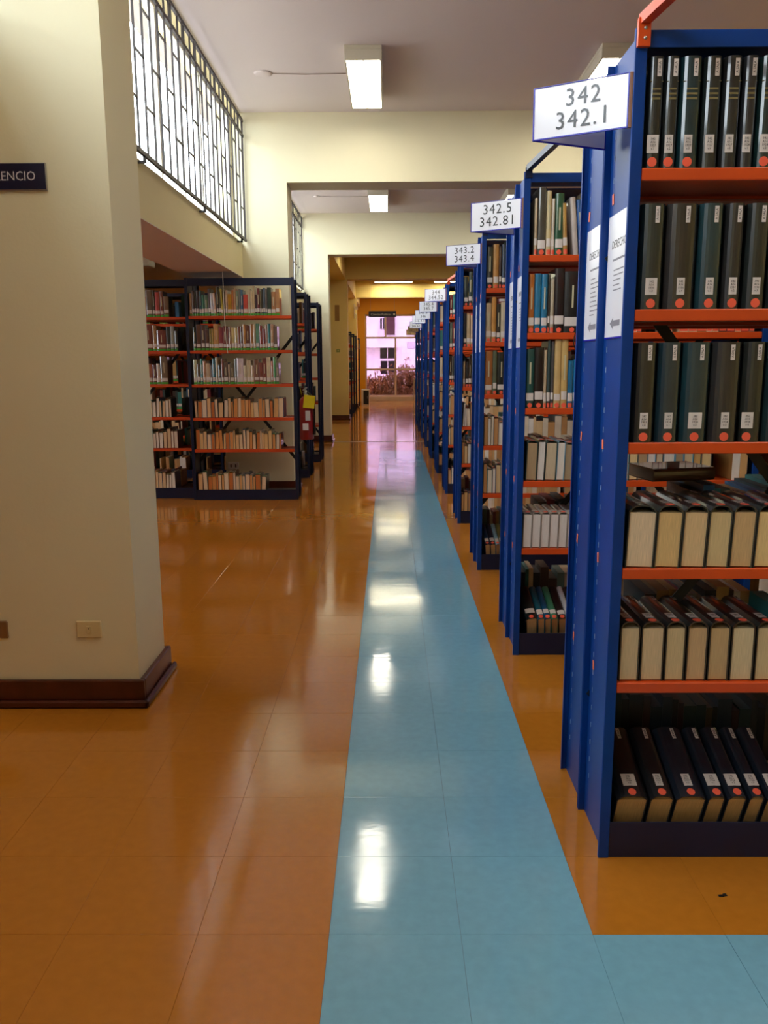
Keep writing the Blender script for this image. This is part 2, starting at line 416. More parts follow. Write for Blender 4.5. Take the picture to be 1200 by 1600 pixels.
# far window wall
fr = MB(); Y = 28.06
def fbar(x0, z0, x1, z1): fr.cbox((x0, Y, z0), (x1, Y+.08, z1), .005)
fbar(-.82, .16, -.77, 2.862); fbar(4.35, .16, 4.4, 2.862); fbar(-.77, 2.80, 4.35, 2.862); fbar(-.77, .16, 4.35, .20)
root = build('window_4', fr, M_PIPE); root['kind'] = 'structure'
for x in (.197, 1.2, 2.2, 3.2):
    m = MB(); m.cbox((x-.03, Y-.01, .2), (x+.03, Y+.07, 2.09), .005); build('mullion', m, M_PIPE, root)
for x in (-.14, .86, 1.86, 2.86):
    m = MB(); m.cbox((x-.03, Y-.01, 2.12), (x+.03, Y+.07, 2.80), .005); build('mullion', m, M_PIPE, root)
for z in (1.06, 2.105):
    m = MB(); m.cbox((-.77, Y-.005, z-.03), (4.35, Y+.075, z+.03), .005); build('transom', m, M_PIPE, root)
xs = [-.77, .197, 1.2, 2.2, 3.2, 4.35]
for a, b in zip(xs, xs[1:]):
    for za, zb_ in ((.2, 1.03), (1.09, 2.075)):
        g = MB(); g.box((a+.0, Y+.03, za), (b, Y+.036, zb_)); build('pane', g, M_PINK, root)
xs = [-.77, -.14, .86, 1.86, 2.86, 4.35]
for a, b in zip(xs, xs[1:]):
    g = MB(); g.box((a, Y+.03, 2.135), (b, Y+.036, 2.8)); build('pane', g, M_PINK, root)

# ------------------------------------------------------------------ outside
c = MB(); c.box((-60, 28.3, -.45), (60, 90, -.15)); c.box((-60, -30, -4.2), (-9.3, 28.2, -4)); struct('ground_outside', c, M_CONC)
bl = thing('building', 'white apartment building with dark windows seen through the pink glass', 'building', (0, 44, -.15))
def bp(name, lo, hi, mt, par=bl):
    m = MB(); m.box(lo, hi); return obj(name, m.mesh(name, mt), par, loc=(0, -44, .15) if par is bl else (0,0,0))
bp('facade', (-12, 44, -.15), (14, 50, 9), M_BLDG)
bp('balcony', (-8, 43.3, 2.05), (.50, 44, 2.2), M_BLDG)
bp('balcony', (-8, 43.3, 2.2), (-.62, 43.36, 3.25), M_BLDG)
for lo, hi in (((-.497, 43.97, 1.5), (.275, 44.03, 2.06)), ((-.47, 43.97, .7), (.275, 44.03, 1.368)), ((-.488, 43.97, 3.01), (-.257, 44.03, 3.57)),
               ((3.6, 43.97, 1.2), (4.6, 44.03, 2.2)), ((3.6, 43.97, 3.6), (4.6, 44.03, 4.6))):
    m = MB(); m.box(lo, hi); f_ = obj('window', m.mesh('window', M_DARKGLASS), bl, loc=(0, -44, .15))
    m = MB(); xm = (lo[0]+hi[0])/2; m.box((xm-.015, 43.94, lo[2]), (xm+.015, 43.97, hi[2])); obj('mullion', m.mesh('mullion', M_WHITE), f_)
m = MB(); m.box((-.187, 43.9, 2.716), (.278, 44, 3.633)); obj('shutter', m.mesh('shutter', mat('dark_red_shutter', (60, 14, 24), .5)), bl, loc=(0, -44, .15))
rg = random.Random(5)
h = MB()
def leafcloud(mb, cx, cy, cz, rx, ry, rz, n, s):
    for _ in range(n):
        u = Vector((rg.gauss(0, 1), rg.gauss(0, 1), rg.gauss(0, 1))).normalized()*rg.uniform(.7, 1.05)
        p = Vector((cx+u.x*rx, cy+u.y*ry, cz+u.z*rz))
        E_ = Euler((rg.uniform(0, 6), rg.uniform(0, 6), rg.uniform(0, 6))).to_matrix()
        a = s*rg.uniform(.6, 1.3)
        vs = [p+E_@Vector(q) for q in ((-a, 0, 0), (0, -a*.45, .1*a), (a, 0, 0), (0, a*.45, .1*a))]
        mb.add(vs, [(0, 1, 2, 3)])
x = -2.0
while x < 5:
    top = .86+.16*math.sin(x*3.1)+rg.uniform(-.1, .1)+(.18 if x > .1 else 0)
    leafcloud(h, x, 29.6, top*.45-.05, .42, .35, top*.62, 1500, .05); leafcloud(h, x, 29.6, top*.35-.05, .40, .2, top*.5, 500, .08)
    h.bar((x, 29.6, -.15), (x+.05, 29.6, .4), .03)
    for k in range(4):
        a = rg.uniform(-.25, .25); zt = top+rg.uniform(.05, .32)
        h.bar((x+a*.6, 29.6, top*.8), (x+a, 29.6, zt), .008); leafcloud(h, x+a, 29.6, zt, .05, .05, .05, 10, .03)
    x += .42
o = build('hedge', h, M_HEDGE); o['kind'] = 'stuff'; tag(o, 'brownish hedge growing outside along the bottom of the pink window', 'hedge')
# ------------------------------------------------------------------ ceiling lamps
def lamp(label, x0, y0, x1, y1, z=ZC, glow=M_GLOW, group='surface mounted ceiling lamps'):
    cx, cy = (x0+x1)/2, (y0+y1)/2; hx, hy = (x1-x0)/2, (y1-y0)/2
    r = thing('ceiling_lamp', label, 'lamp', (cx, cy, z), group=group)
    m = MB(); m.cbox((-hx, -hy, -.03), (hx, hy, 0), .003)
    e = .014; zb = -.105
    m.cbox((-hx, -hy, zb), (hx, -hy+e, -.03), .002); m.cbox((-hx, hy-e, zb), (hx, hy, -.03), .002)
    m.cbox((-hx, -hy+e, zb), (-hx+e, hy-e, -.03), .002); m.cbox((hx-e, -hy+e, zb), (hx, hy-e, -.03), .002)
    build('housing', m, M_LAMP, r)
    m = MB(); m.box((-hx+e, -hy+e, zb+.004), (hx-e, hy-e, zb+.010)); build('diffuser', m, glow, r)
    for sy in (-1, 1):
        m = MB(); m.cbox((-.006, sy*(hy-.022)-.008, zb-.001), (.006, sy*(hy-.022)+.008, zb+.004), .001); build('clip', m, M_LAMP, r)
lamp('bright ceiling lamp with a side wire, over the blue strip, before the first header', -.33, 6.60, -.05, 7.80)
lamp('bright ceiling lamp over the blue strip in the second bay', -.29, 11.64, -.01, 12.86)
lamp('ceiling lamp partly behind the front row of blue shelving', 1.58, 6.60, 1.86, 7.80)
lamp('ceiling lamp of the second bay, behind the 342.5 shelving row', 1.60, 11.64, 1.88, 12.86)
lamp('crosswise ceiling tube lamp in the yellow far hall, over the aisle', -.42, 23.65, .65, 23.85, glow=M_GLOWWARM)
lamp('crosswise ceiling tube lamp in the yellow far hall, above the blue shelving rows', 1.25, 23.65, 2.4, 23.85, glow=M_GLOWWARM)
lamp('crosswise ceiling tube lamp just past the threshold, hidden by the header', -.42, 16.3, .65, 16.5, glow=M_GLOWWARM)
lamp('crosswise ceiling tube lamp just past the threshold, over the rows', 1.9, 16.3, 3.0, 16.5, glow=M_GLOWWARM)
lamp('crosswise ceiling tube lamp beside the far yellow wall', -.42, 26.0, .65, 26.2, glow=M_GLOWWARM)
lamp('ceiling lamp over the foreground floor, over the blue strip', -.33, 1.2, -.05, 2.4)
lamp('ceiling lamp over the foreground floor, over the front row', 1.58, 1.2, 1.86, 2.4)
lamp('ceiling lamp beside the yellow side wall', 3.5, 4.6, 3.78, 5.8)
lamp('added unseen ceiling lamp in the low side room behind the pier bookcase', -4.0, 7.2, -3.7, 8.4, z=2.5)  # out of view, put in to light the side room
lamp('added unseen crosswise ceiling lamp in the low side room before its ochre wall', -3.9, 9.2, -2.85, 9.36, z=2.5)  # added behind the pier to brighten the ochre wall
lamp('added unseen ceiling lamp in the low side room beside the near pier', -3.6, 3.0, -3.3, 4.2, z=2.5)  # extra unseen lamp, gives the side room more light
# round cover plate and wire on the ceiling
r = thing('ceiling_cover_plate', 'round white cover plate on the ceiling with a wire to the lamp', 'cover plate', (-1.02, 7.19, ZC))
m = MB(); m.lathe([(.075, 0), (.075, -.006), (.06, -.012), (.0, -.013)], 24); build('plate', m, M_CEIL, r)
m = MB(); m.tube([(.07, 0, -.005), (.35, .01, -.009), (.68, .0, -.008)], .003); build('wire', m, mat('tan_wire', (120, 100, 84), .6), r)
r = thing('ceiling_cover_plate', 'small round plate on the second bay ceiling beside its lamp', 'cover plate', (-1.02, 12.2, ZC))
m = MB(); m.lathe([(.05, 0), (.05, -.006), (0, -.01)], 16); build('plate', m, M_CEIL, r)
m = MB(); m.tube([(.05, 0, -.005), (.4, .01, -.009), (.72, .0, -.008)], .003); build('wire', m, mat('tan_wire'), r)
r = thing('wall_lamp_box', 'small grey box lamp under the low ceiling above the pier bookcase', 'lamp', (-2.62, 9.1, 2.5))
m = MB(); m.cbox((-.08, -.12, -.20), (.08, .12, -.10), .006); build('housing', m, M_LAMP, r)
m = MB(); m.cbox((-.03, -.03, -.101), (.03, .03, 0), .002); build('mount', m, M_LAMP, r)

# ------------------------------------------------------------------ shelving
ORD = ['first', 'second', 'third', 'fourth', 'fifth', 'sixth', 'seventh', 'eighth', 'ninth', 'tenth', 'eleventh', 'twelfth', 'thirteenth', 'fourteenth', 'fifteenth', 'sixteenth', 'seventeenth', 'eighteenth', 'nineteenth', 'twentieth', 'twenty-first', 'twenty-second', 'twenty-third', 'twenty-fourth', 'twenty-fifth', 'twenty-sixth', 'twenty-seventh', 'twenty-eighth', 'twenty-ninth', 'thirtieth', 'thirty-first', 'thirty-second', 'thirty-third', 'thirty-fourth', 'thirty-fifth', 'thirty-sixth']
ZT = [1.71, 1.40, 1.09, .78, .484]
DEP = .24; SW = 1.0
def post_mesh(top):
    m = MB(); t_ = .0035
    def P(*a): m.cbox(*a, .0012)
    m.cbox((0, 0, 0), (.027, t_, top), .0012)                # front flange
    m.cbox((.018, t_-.0005, .0), (.018+t_, DEP-t_+.0005, top), .001)  # web
    m.cbox((0, DEP-t_, 0), (.027, DEP, top), .0012)
    m.cbox((0, t_-.0005, 0), (t_*.6, .010, top), .0008)      # folded lips
    return m
def shelf_mesh(wd):
    m = MB(); m.cbox((0, 0, -.027), (wd, .018, 0), .002)
    m.box((0, .018, -.020), (wd, .236, -.002)); m.cbox((0, .222, -.027), (wd, .237, .004), .001); return m
PM = {}
def shared(key, fn, mt):
    if key not in PM: PM[key] = fn().mesh(key[0], mt)
    return PM[key]
def shelving(label, x, y, back=False, n=2, top=2.03, slant=False, tabs=None, gusset=False, brace=True, paint=None, fas=.036, zoff=0, extra_gusset=None, group=None):
    W = n*SW
    r = thing('library_shelving', label, 'shelving', (x+W if back else x, y, 0), (0, 0, math.pi if back else 0), group)
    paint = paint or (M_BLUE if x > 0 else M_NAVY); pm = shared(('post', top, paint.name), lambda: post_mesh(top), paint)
    for k in range(n+1):
        last = k == n
        obj('post', pm, r, (k*SW-(0 if not last else 0)+(.0 if not last else .0), 0, 0), (0, 0, 0), (-1 if last else 1, 1, 1))
    for k in range(n):
        x0 = k*SW+.0275 if k == 0 else k*SW+.0275
        wd = SW-.0275-(.0275 if k == n-1 else .002)
        sm = shared(('shelf', round(wd, 4)), lambda: shelf_mesh(wd), M_ORANGE)
        for z in ZT: obj('shelf', sm, r, (x0, .002, z+zoff))
        km = shared(('kick_plate', round(wd, 4)), lambda: MB().cbox((0, 0, 0), (wd, .004, .10), .001), M_NAVY)
        obj('kick_plate', km, r, (x0, .004, 0))
        bz = .006 if slant else .075
        bm = shared(('base_board', round(wd, 4)), lambda: MB().box((0, 0, 0), (wd, .22, .006)), M_NAVY); obj('base_board', bm, r, (x0, .010, bz))
        if slant:
            Mx = Matrix.Translation((0, .071, .008)) @ Matrix.Rotation(math.radians(23), 4, 'X')
            sl = shared(('slanted_rest', round(wd, 4)), lambda: MB().box((0, 0, -.006), (wd, .17, -.001), M=Mx), M_NAVY); obj('slanted_rest', sl, r, (x0, 0, 0))
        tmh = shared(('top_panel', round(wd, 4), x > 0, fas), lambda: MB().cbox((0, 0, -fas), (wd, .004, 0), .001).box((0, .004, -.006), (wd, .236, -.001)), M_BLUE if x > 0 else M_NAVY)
        obj('top_panel', tmh, r, (x0, .002, top-.004))
        if brace and not back:
            bb = shared(('cross_brace', 1), lambda: MB().bar((.02, .232, .35), (SW-.03, .232, 1.55), .028, .003, up=(0, 1, 0)), M_BLACK); obj('cross_brace', bb, r, (k*SW, 0, 0))
            bb = shared(('cross_brace', 2), lambda: MB().bar((SW-.03, .227, .35), (.02, .227, 1.55), .028, .003, up=(0, 1, 0)), M_BLACK); obj('cross_brace', bb, r, (k*SW, 0, 0))
    if tabs is not None:
        end = W if back else 0
        sx = -1 if back else 1
        def slots():
            m = MB(); z = .12
            while z < 1.95:
                m.box((.0170, DEP-.042, z), (.0178, DEP-.039, z+.014)); m.box((.0170, .040, z), (.0178, .043, z+.014)); z += .0515
            return m
        s_ = obj('slot', shared(('slot', 0), slots, mat('painted_slot_glint', (150, 170, 200), .4)), r, (end, 0, 0), scale=(sx, 1, 1)); s_['kind'] = 'stuff'  # pale ticks paint the highlights along the slot edges
        for z in (1.665, 1.36, 1.055, .75, .445):
            if tabs == 'sheet' and abs(z-1.36) < .1: continue
            tb = shared(('tape_tab', 0), lambda: MB().cbox((0, -.006, 0), (.0014, .006, .026), .0003), mat('orange_tape', (250, 124, 84), .5))
            obj('tape_tab', tb, r, (end+sx*.0160, (.04 if back else .195), z), (math.radians(-9), 0, 0), (sx, 1, 1))
    return r
NAMES = ['342 and 342.1', '342.5 and 342.81', '343.2 and 343.4', None, '344 and 344.52', '345.4 and 345.7', '345.8 and 346', '346.1 and 346.43', '346.5 and 346.61', '347 and 347.57', '348 and 348.14']
ROWY = [1.96+1.518*k for k in range(11)]
X0 = .542
ROWORD = ['front', 'second', 'third', 'fourth', 'fifth', 'sixth', 'seventh', 'eighth', 'ninth', 'tenth', 'eleventh']
def rowname(k): return 'the %s row' % ROWORD[k] + ((' signed '+NAMES[k].split(' and ')[0]) if NAMES[k] else ' without a number sign')
for k, y in enumerate(ROWY):
    shelving('blue shelving with orange shelves, %s, facing side' % rowname(k), X0, y, top=2.0 if k == 0 else 2.03, slant=(k < 3), tabs='sheet' if k < 6 else 'x')
    shelving('blue shelving, back side of %s' % rowname(k), X0, y+.246+DEP, back=True, top=1.985 if k == 0 else 2.02, tabs='sheet' if k < 6 else 'x')
# tie bars joining the row tops
def tie(label, k, mt, xa, ya, xb, yb, z):
    r = thing('tie_bar', label, 'metal bar', (xa, ya, z))
    m = MB(); m.bar((0, 0, .012), (xb-xa, yb-ya, .012), .022, .022); build('bar', m, mt, r)
    m = MB(); m.cbox((-.014, -.002, -.026), (.014, .0018, .014), .0006) if k != 0 else m.cbox((-.014, -.012, -.045), (.014, -.0015, .014), .001); build('gusset', m, M_ORANGE if mt is M_ORANGE else M_NAVY, r)
    if k == 0:
        for zz in (-.008, -.028):
            m = MB(); m.lathe([(.004, 0), (.0035, .002), (0, .0025)], 8); build('bolt', m, M_METAL, r, loc=(.002, -.012, zz), rot=(R90, 0, 0))
tie('orange tie bar rising from the top corner of the front row shelving', 0, M_ORANGE, .557, 1.958, .640, 1.30, 2.002)
tie('dark blue tie bar behind the 342 sign, on top of the second row', 1, M_NAVY, .560, ROWY[1]-.003, .640, ROWY[0]+.49, 2.032)
tie('orange tie bar on top of the 344 row', 4, M_ORANGE, .560, ROWY[4]-.003, .640, ROWY[3]+.49, 2.032)
tie('dark blue tie bar on top of the 343.2 row', 2, M_NAVY, .560, ROWY[2]-.003, .68, ROWY[1]+.49, 2.032)
# left side shelving
YL = 7.707
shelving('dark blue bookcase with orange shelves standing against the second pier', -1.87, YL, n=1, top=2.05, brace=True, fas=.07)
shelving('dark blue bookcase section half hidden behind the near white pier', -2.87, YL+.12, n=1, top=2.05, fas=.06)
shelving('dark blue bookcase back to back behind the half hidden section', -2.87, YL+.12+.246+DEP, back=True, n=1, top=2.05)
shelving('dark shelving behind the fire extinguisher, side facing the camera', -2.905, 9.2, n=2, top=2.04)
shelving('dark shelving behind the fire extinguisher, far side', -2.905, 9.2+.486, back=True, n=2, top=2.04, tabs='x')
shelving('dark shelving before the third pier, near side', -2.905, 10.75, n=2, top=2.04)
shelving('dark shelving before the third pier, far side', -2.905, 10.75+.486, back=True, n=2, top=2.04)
for i, yy in enumerate((19.7, 21.2, 22.6, 25.0)):
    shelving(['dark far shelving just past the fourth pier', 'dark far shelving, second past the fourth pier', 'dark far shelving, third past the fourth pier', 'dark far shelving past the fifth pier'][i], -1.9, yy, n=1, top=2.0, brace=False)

# ------------------------------------------------------------------ books
def hexc(r_, g_, b_): return srgb(r_, g_, b_)
def cover_mesh(w, D, H, bulge=.004, t_=.0028, rr=.007):
    """hardcover: curved spine at y=0 (facing -Y), boards back to y=D"""
    n = 8; rr = min(rr, w*.28); out = []
    for i in range(n+1):
        u = -1+2*i/n
        x_ = u*w/2; e = abs(u)**5
        y_ = -bulge*(1-u*u)+rr*e
        out.append((x_, y_))
    inn = [(x_*(1-2*t_/w), y_+t_) for x_, y_ in out]
    poly = [(-w/2, D)]+out+[(w/2, D), (w/2-t_, D)]+list(reversed(inn))+[(-w/2+t_, D)]
    N_ = len(poly); m = MB(); vs = [(x_, y_, 0) for x_, y_ in poly]+[(x_, y_, H) for x_, y_ in poly]
    for i in range(N_):
        j = (i+1) % N_; m.add([vs[i], vs[j], vs[N_+j], vs[N_+i]], [(0, 1, 2, 3)], smooth=False)
    # caps as strips between outer and inner profile
    k = n+1
    O = [(-w/2, D)]+out+[(w/2, D)]; I = [(-w/2+t_, D)]+inn+[(w/2-t_, D)]
    for i in range(len(O)-1):
        for z_, fl in ((0, 0), (H, 1)):
            q = [(*O[i], z_), (*O[i+1], z_), (*I[i+1], z_), (*I[i], z_)]
            m.add(q if fl else q[::-1], [(0, 1, 2, 3)])
    # smooth spine faces
    for i in range(1, n+1): m.sm[i] = True
    return m
def pages_mesh(w, D, H, t_=.0028, ins=.003, ys=.0145):
    return MB().box((-w/2+t_, max(t_*1.2, ys), ins), (w/2-t_, D-.003, H-ins))
def sticker_mesh(w, h_, bulge, W, cz=0):
    m = MB(); n = 4; vs = []
    for i in range(n+1):
        x_ = -w/2+w*i/n; u = 2*x_/W; y_ = -bulge*(1-u*u)-.0006
        vs += [(x_, y_, -h_/2), (x_, y_, h_/2)]
    m.add(vs, [(2*i, 2*i+2, 2*i+3, 2*i+1) for i in range(n)])
    vb = [(a, b+.0005, c_) for a, b, c_ in vs]; m.add(vb, [(2*i+1, 2*i+3, 2*i+2, 2*i) for i in range(n)]); return m
def disc_mesh(r_):
    m = MB(); n = 16; a = [(r_*math.cos(2*math.pi*i/n), -.0008, r_*math.sin(2*math.pi*i/n)) for i in range(n)]
    b = [(x_, .0002, z_) for x_, y_, z_ in a]; m.add(a+b, [tuple(range(n))]+[(i+n, (i+1) % n+n, (i+1) % n, i) for i in range(n)]); return m
DISC = disc_mesh(.0105).mesh('sticker', M_DOT)
UD, UH, UW = .15, .22, .03
U_COVER = cover_mesh(UW, UD, UH, .0025, .0022, .004).mesh('cover', M_COVER); U_PAGES = pages_mesh(UW, UD, UH, .0022, .0025, .0068).mesh('pages', M_PAGES)
U_LABEL = sticker_mesh(UW*.94, .030, .0025, UW).mesh('spine_label', M_LABEL)
U_BAND = {'r': sticker_mesh(UW*.8, .018, .0025, UW).mesh('sticker', M_DOT), 'g': sticker_mesh(UW*.88, .018, .0025, UW).mesh('sticker', M_GREEN)}
U_TITLE = MB().box((-.003, -.0033, .09), (.003, -.0026, .17)).mesh('title_line', mat('pale_title_print', (196, 190, 160), .5))

RJ = random.Random(2)
def pose(mode, x, y, z, w_, D, lean):
    """x: thickness centre at the shelf, y: face toward viewer, z: shelf height"""
    s = math.sin(lean); c_ = math.cos(lean)
    if mode == 's': return (x, y, z+w_/2*abs(s)), (0, lean, 0)
    if mode == 'u': return (x+D*s, y, z+D*c_+w_/2*abs(s)), (-R90, lean, 0)
    return (x, y, z), (math.radians(-67), lean, 0)
def ref(where):
    return 'from the divider' if 'pier bookcase' in where else ('from the white pier' if 'side bookcase' in where else 'from the aisle')
def book(label, group, mode, x, y, z, w_, H, D, col, lean=0, page=(206, 176, 132), lab='r', title=False, back=False):
    g = (w_/UW, D/UD, H/UH); loc, rot = pose(mode, x, y, z, w_, D, lean)
    r = thing('book', label, 'book', loc, rot, group)
    C = hexc(*col)
    obj('cover', U_COVER, r, scale=g, color=C); obj('pages', U_PAGES, r, scale=g, color=hexc(*page))
    if lab:
        q = RJ.random(); obj('spine_label', U_LABEL, r, (0, 0, .041+.012*q), scale=(g[0]*(.84+.16*RJ.random()), g[1], .85+.35*RJ.random()))
        if lab == 'g' or w_ < .024: obj('sticker', U_BAND[lab], r, (0, 0, .0105+.002*q), scale=(g[0], g[1], 1))
        else: obj('sticker', DISC, r, (0, -.0027*g[1]-.0003, .0115), scale=(.95, 1, .95))
    if title: obj('title_line', U_TITLE, r, scale=(min(g[0], 1.2), g[1], g[2]))
    return r

# --- nearest row: bound volumes
VOL = (.157, .235)
TEAL = [(30, 46, 48), (34, 40, 40), (16, 58, 66), (34, 44, 44), (38, 42, 46), (42, 44, 52), (22, 56, 56)]
def volume(label, group, mode, x0, x1, y, z, col, lean=0, lines=None, labw=.022, dot=True, page=(214, 184, 134), dx=0, H=.235, D=.157, gilt=False, sala=True):
    w_ = x1-x0; x = (x0+x1)/2
    loc, rot = pose(mode, x, y, z, w_, D, lean)
    r = thing('book', label, 'book', loc, rot, group)
    b_ = .0045
    obj('cover', cover_mesh(w_, D, H, b_, .003, .011).mesh('cover', M_COVER), r, color=hexc(*[int(q_*.82) for q_ in col]))
    obj('pages', pages_mesh(w_, D, H).mesh('pages', M_PAGES), r, color=hexc(*page))
    if lines:
        l = obj('spine_label', sticker_mesh(labw, .038, b_*.2, w_).mesh('spine_label', M_LABEL), r, (dx, -b_*.75, .052))
        obj('lettering', text_mesh(lines, .0070, M_INK, res=1), l, (0, -.0015-b_*.2, 0), (R90, 0, 0))
    if dot: obj('sticker', DISC, r, (dx, -b_-.0002, .0135))
    if sala:
        l = obj('upper_sticker', sticker_mesh(.0095, .036, 0, 1).mesh('upper_sticker', M_LABEL), r, (w_*.12, -b_+.0002, H-.024))
        obj('lettering', text_mesh('A SALA', .0075, M_INK, res=1), l, (0, -.001, 0), (R90, -R90, 0))
    if gilt:
        m = MB()
        for zz in (.165, .155, .145): m.box((-w_*.25, -b_-.0004, zz), (w_*.25, -b_+.002, zz+.004))
        m.box((-w_*.42, -b_*.5, .183), (w_*.42, -b_*.5+.002, .184)); 
        build('gilt_lettering', m, M_GILT, r)
    return r
yf = ROWY[0]+.012
S1 = [(.578, .614, '1927', 'v.1', 1, .026), (.616, .648, '1927', 'v.2', 1, .018), (.651, .699, '1927', 'v.3', 1, .018), (.703, .743, '1927', 'v.4', 0, .020), (.747, .787, '1927', 'v.5', 0, .018), (.790, .822, '1928', 'v.1', 0, .018), (.826, .868, '1928', 'v.2', 1, .022), (.872, .915, '1928', 'v.3', 1, .02), (.918, .96, '1928', 'v.4', 1, .02)]
for i, (a, b, yr, v, d, lw) in enumerate(S1):
    volume('dark volume labelled 342 A16 %s %s, %s from the aisle, top shelf, front row' % (yr, v, ORD[i]), 'bound volumes on the top shelf of the front row', 's', a, b, yf, ZT[0], TEAL[[1, 1, 2, 3, 4, 5, 6, 1, 3][i]], 0, '342\nA16\n%s\n%s' % (yr, v), lw, d, gilt=True, dx=-.003)
S2 = [(.578, .634, '1930', 'v.3'), (.639, .709, '1930', 'v.4'), (.713, .768, '1931', 'v.1'), (.773, .816, '1931', 'v.2'), (.823, .874, '1931', 'v.3'), (.878, .93, '1932', 'v.1')]
C2 = [(30, 46, 48), (44, 40, 38), (16, 60, 70), (40, 40, 42), (34, 42, 42), (30, 40, 44)]
for i, (a, b, yr, v) in enumerate(S2):
    volume('thick dark volume labelled %s %s, %s from the aisle, second shelf, front row' % (yr, v, ORD[i]), 'bound volumes on the second shelf of the front row', 's', a, b, yf, ZT[1], C2[i], 0, '342\nA16\n%s\n%s' % (yr, v), .027 if i == 0 else .018, True)
S3 = [(.578, .632, '1933', 'v.4'), (.636, .690, '1934', 'v.1'), (.694, .759, '1934', 'v.2'), (.763, .832, '1934', 'v.3'), (.837, .888, '1934', 'v.4'), (.892, .95, '1935', 'v.1')]
C3 = [(30, 30, 30), (20, 52, 64), (18, 60, 70), (42, 42, 44), (32, 38, 36), (24, 56, 60)]
for i, (a, b, yr, v) in enumerate(S3):
    volume('thick dark volume labelled %s %s, %s from the aisle, third shelf, front row' % (yr, v, ORD[i]), 'bound volumes on the third shelf of the front row', 's', a, b, yf, ZT[2], C3[i], 0, '342\nA16\n%s\n%s' % (yr, v), .032 if i == 2 else (.028 if i == 4 else .019), True, dx=-.012 if i == 4 else 0)
S4 = [.576, .647, .711, .773, .831, .890, .95, 1.01]; P4 = [(222, 196, 160), (212, 178, 120), (214, 182, 134), (206, 180, 130), (200, 166, 116), (222, 190, 130), (214, 186, 140)]
for i in range(7):
    volume('volume, cream page edges facing out, %s from the aisle, fourth shelf, front row' % ORD[i], 'page-edge volumes on the fourth shelf of the front row', 'u', S4[i]+.001, S4[i+1]-.001, yf-.004, ZT[3], (26, 48, 52), .03, '342\nA16', .02, i > 0, P4[i], D=.152)
S5 = [.576, .629, .690, .744, .799, .855, .917, .975]; P5 = [(206, 180, 140), (206, 178, 138), (200, 174, 130), (196, 160, 116), (190, 158, 112), (208, 186, 146), (204, 180, 136)]
for i in range(7):
    volume('volume, tan page edges facing out, %s from the aisle, fifth shelf, front row' % ORD[i], 'page-edge volumes on the fifth shelf of the front row', 'u', S5[i]+.0015, S5[i+1]-.0025, yf+.004, ZT[4], (26, 32, 34), 0, '342\nA16', .02, True, P5[i], D=.152)
S6 = [(.590, .672, '1956', 'v.2', .036), (.678, .740, '1957', 'v.1', .02), (.745, .824, '1957', 'v.2', .022), (.829, .874, '1958', 'v.1', .034), (.880, .930, '1958', 'v.2', .034), (.936, .976, '1958', 'v.3', .028), (.982, 1.03, '1959', 'v.1', .028)]
for i, (a, b, yr, v, lw) in enumerate(S6):
    volume('dark tilted volume labelled %s %s, %s from the aisle, bottom shelf, front row' % (yr, v, ORD[i]), 'tilted volumes on the bottom shelf of the front row', 'b', a, b, yf+.006, .163, (34, 44, 58) if i > 1 else (40, 42, 46), 0, '342\nA16\n%s\n%s' % (yr, v), lw, True, (196, 152, 92))

# --- second row (explicit books)
yb = ROWY[1]+.014
BEI, CRM, WHT = (196, 172, 140), (214, 190, 150), (222, 214, 204)
def lineup(items, x, y, z, mode, where, group, lab='r', words=None, gap=.0012):
    """items: (width, height-or-depth, colour, page colour, lean, kind words)"""
    for i, it in enumerate(items):
        w_, H, col, page, lean, kind = it[:6]
        if col is None: x += w_; continue
        D = .15
        if mode != 's': D = H; H = .22
        ext = (H if mode == 's' else D)*abs(math.sin(lean))*.15
        xc = x+w_/2
        book('%s, %s %s, %s' % (kind, ORD[min(sum(1 for q in items[:i] if q[2] is not None), 35)], ref(where), where), group, mode, xc, y, z, w_, H, D, col, lean, page, it[6] if len(it) > 6 else lab, title=(mode == 's' and i % 2 == 0 and w_ > .018))
        x += w_+gap
lineup([(.012, .222, BEI, CRM, 0, 'thin beige paperback'), (.034, .262, (70, 66, 60), CRM, 0, 'tall dark grey book'), (.020, .25, (200, 180, 134), CRM, 0, 'beige tall book'), (.013, .22, (208, 196, 180), CRM, 0, 'thin cream book'), (.035, .24, (34, 84, 58), CRM, 0, 'green book'), (.018, .202, (186, 140, 70), CRM, -.05, 'ochre thin book'), (.022, 0, None, 0, 0, ''), (.022, .225, (190, 180, 176), WHT, -.09, 'grey notebook leaning', None), (.020, .215, (30, 84, 150), CRM, -.08, 'blue leaning book'), (.018, .245, (196, 176, 140), CRM, -.07, 'beige leaning book')],
       .590, yb, ZT[0], 's', 'top shelf, second row', 'books on top shelf, second row')
lineup([(.024, .235, (176, 98, 30), CRM, 0, 'orange-brown book'), (.026, .238, (24, 110, 150), CRM, 0, 'blue book with dark upper half'), (.026, .236, (24, 112, 156), CRM, 0, 'blue twin book'), (.009, .235, (60, 50, 40), CRM, 0, 'very thin brown book'), (.016, .218, (184, 172, 150), CRM, 0, 'thin grey-beige book'), (.040, .258, (34, 24, 26), CRM, 0, 'thick black book with red crest'), (.066, .246, (26, 26, 26), CRM, 0, 'thickest black book'), (.02, .24, (40, 60, 90), CRM, 0, 'dark blue book')],
       .574, yb, ZT[1], 's', 'second shelf, second row', 'books on second shelf, second row')
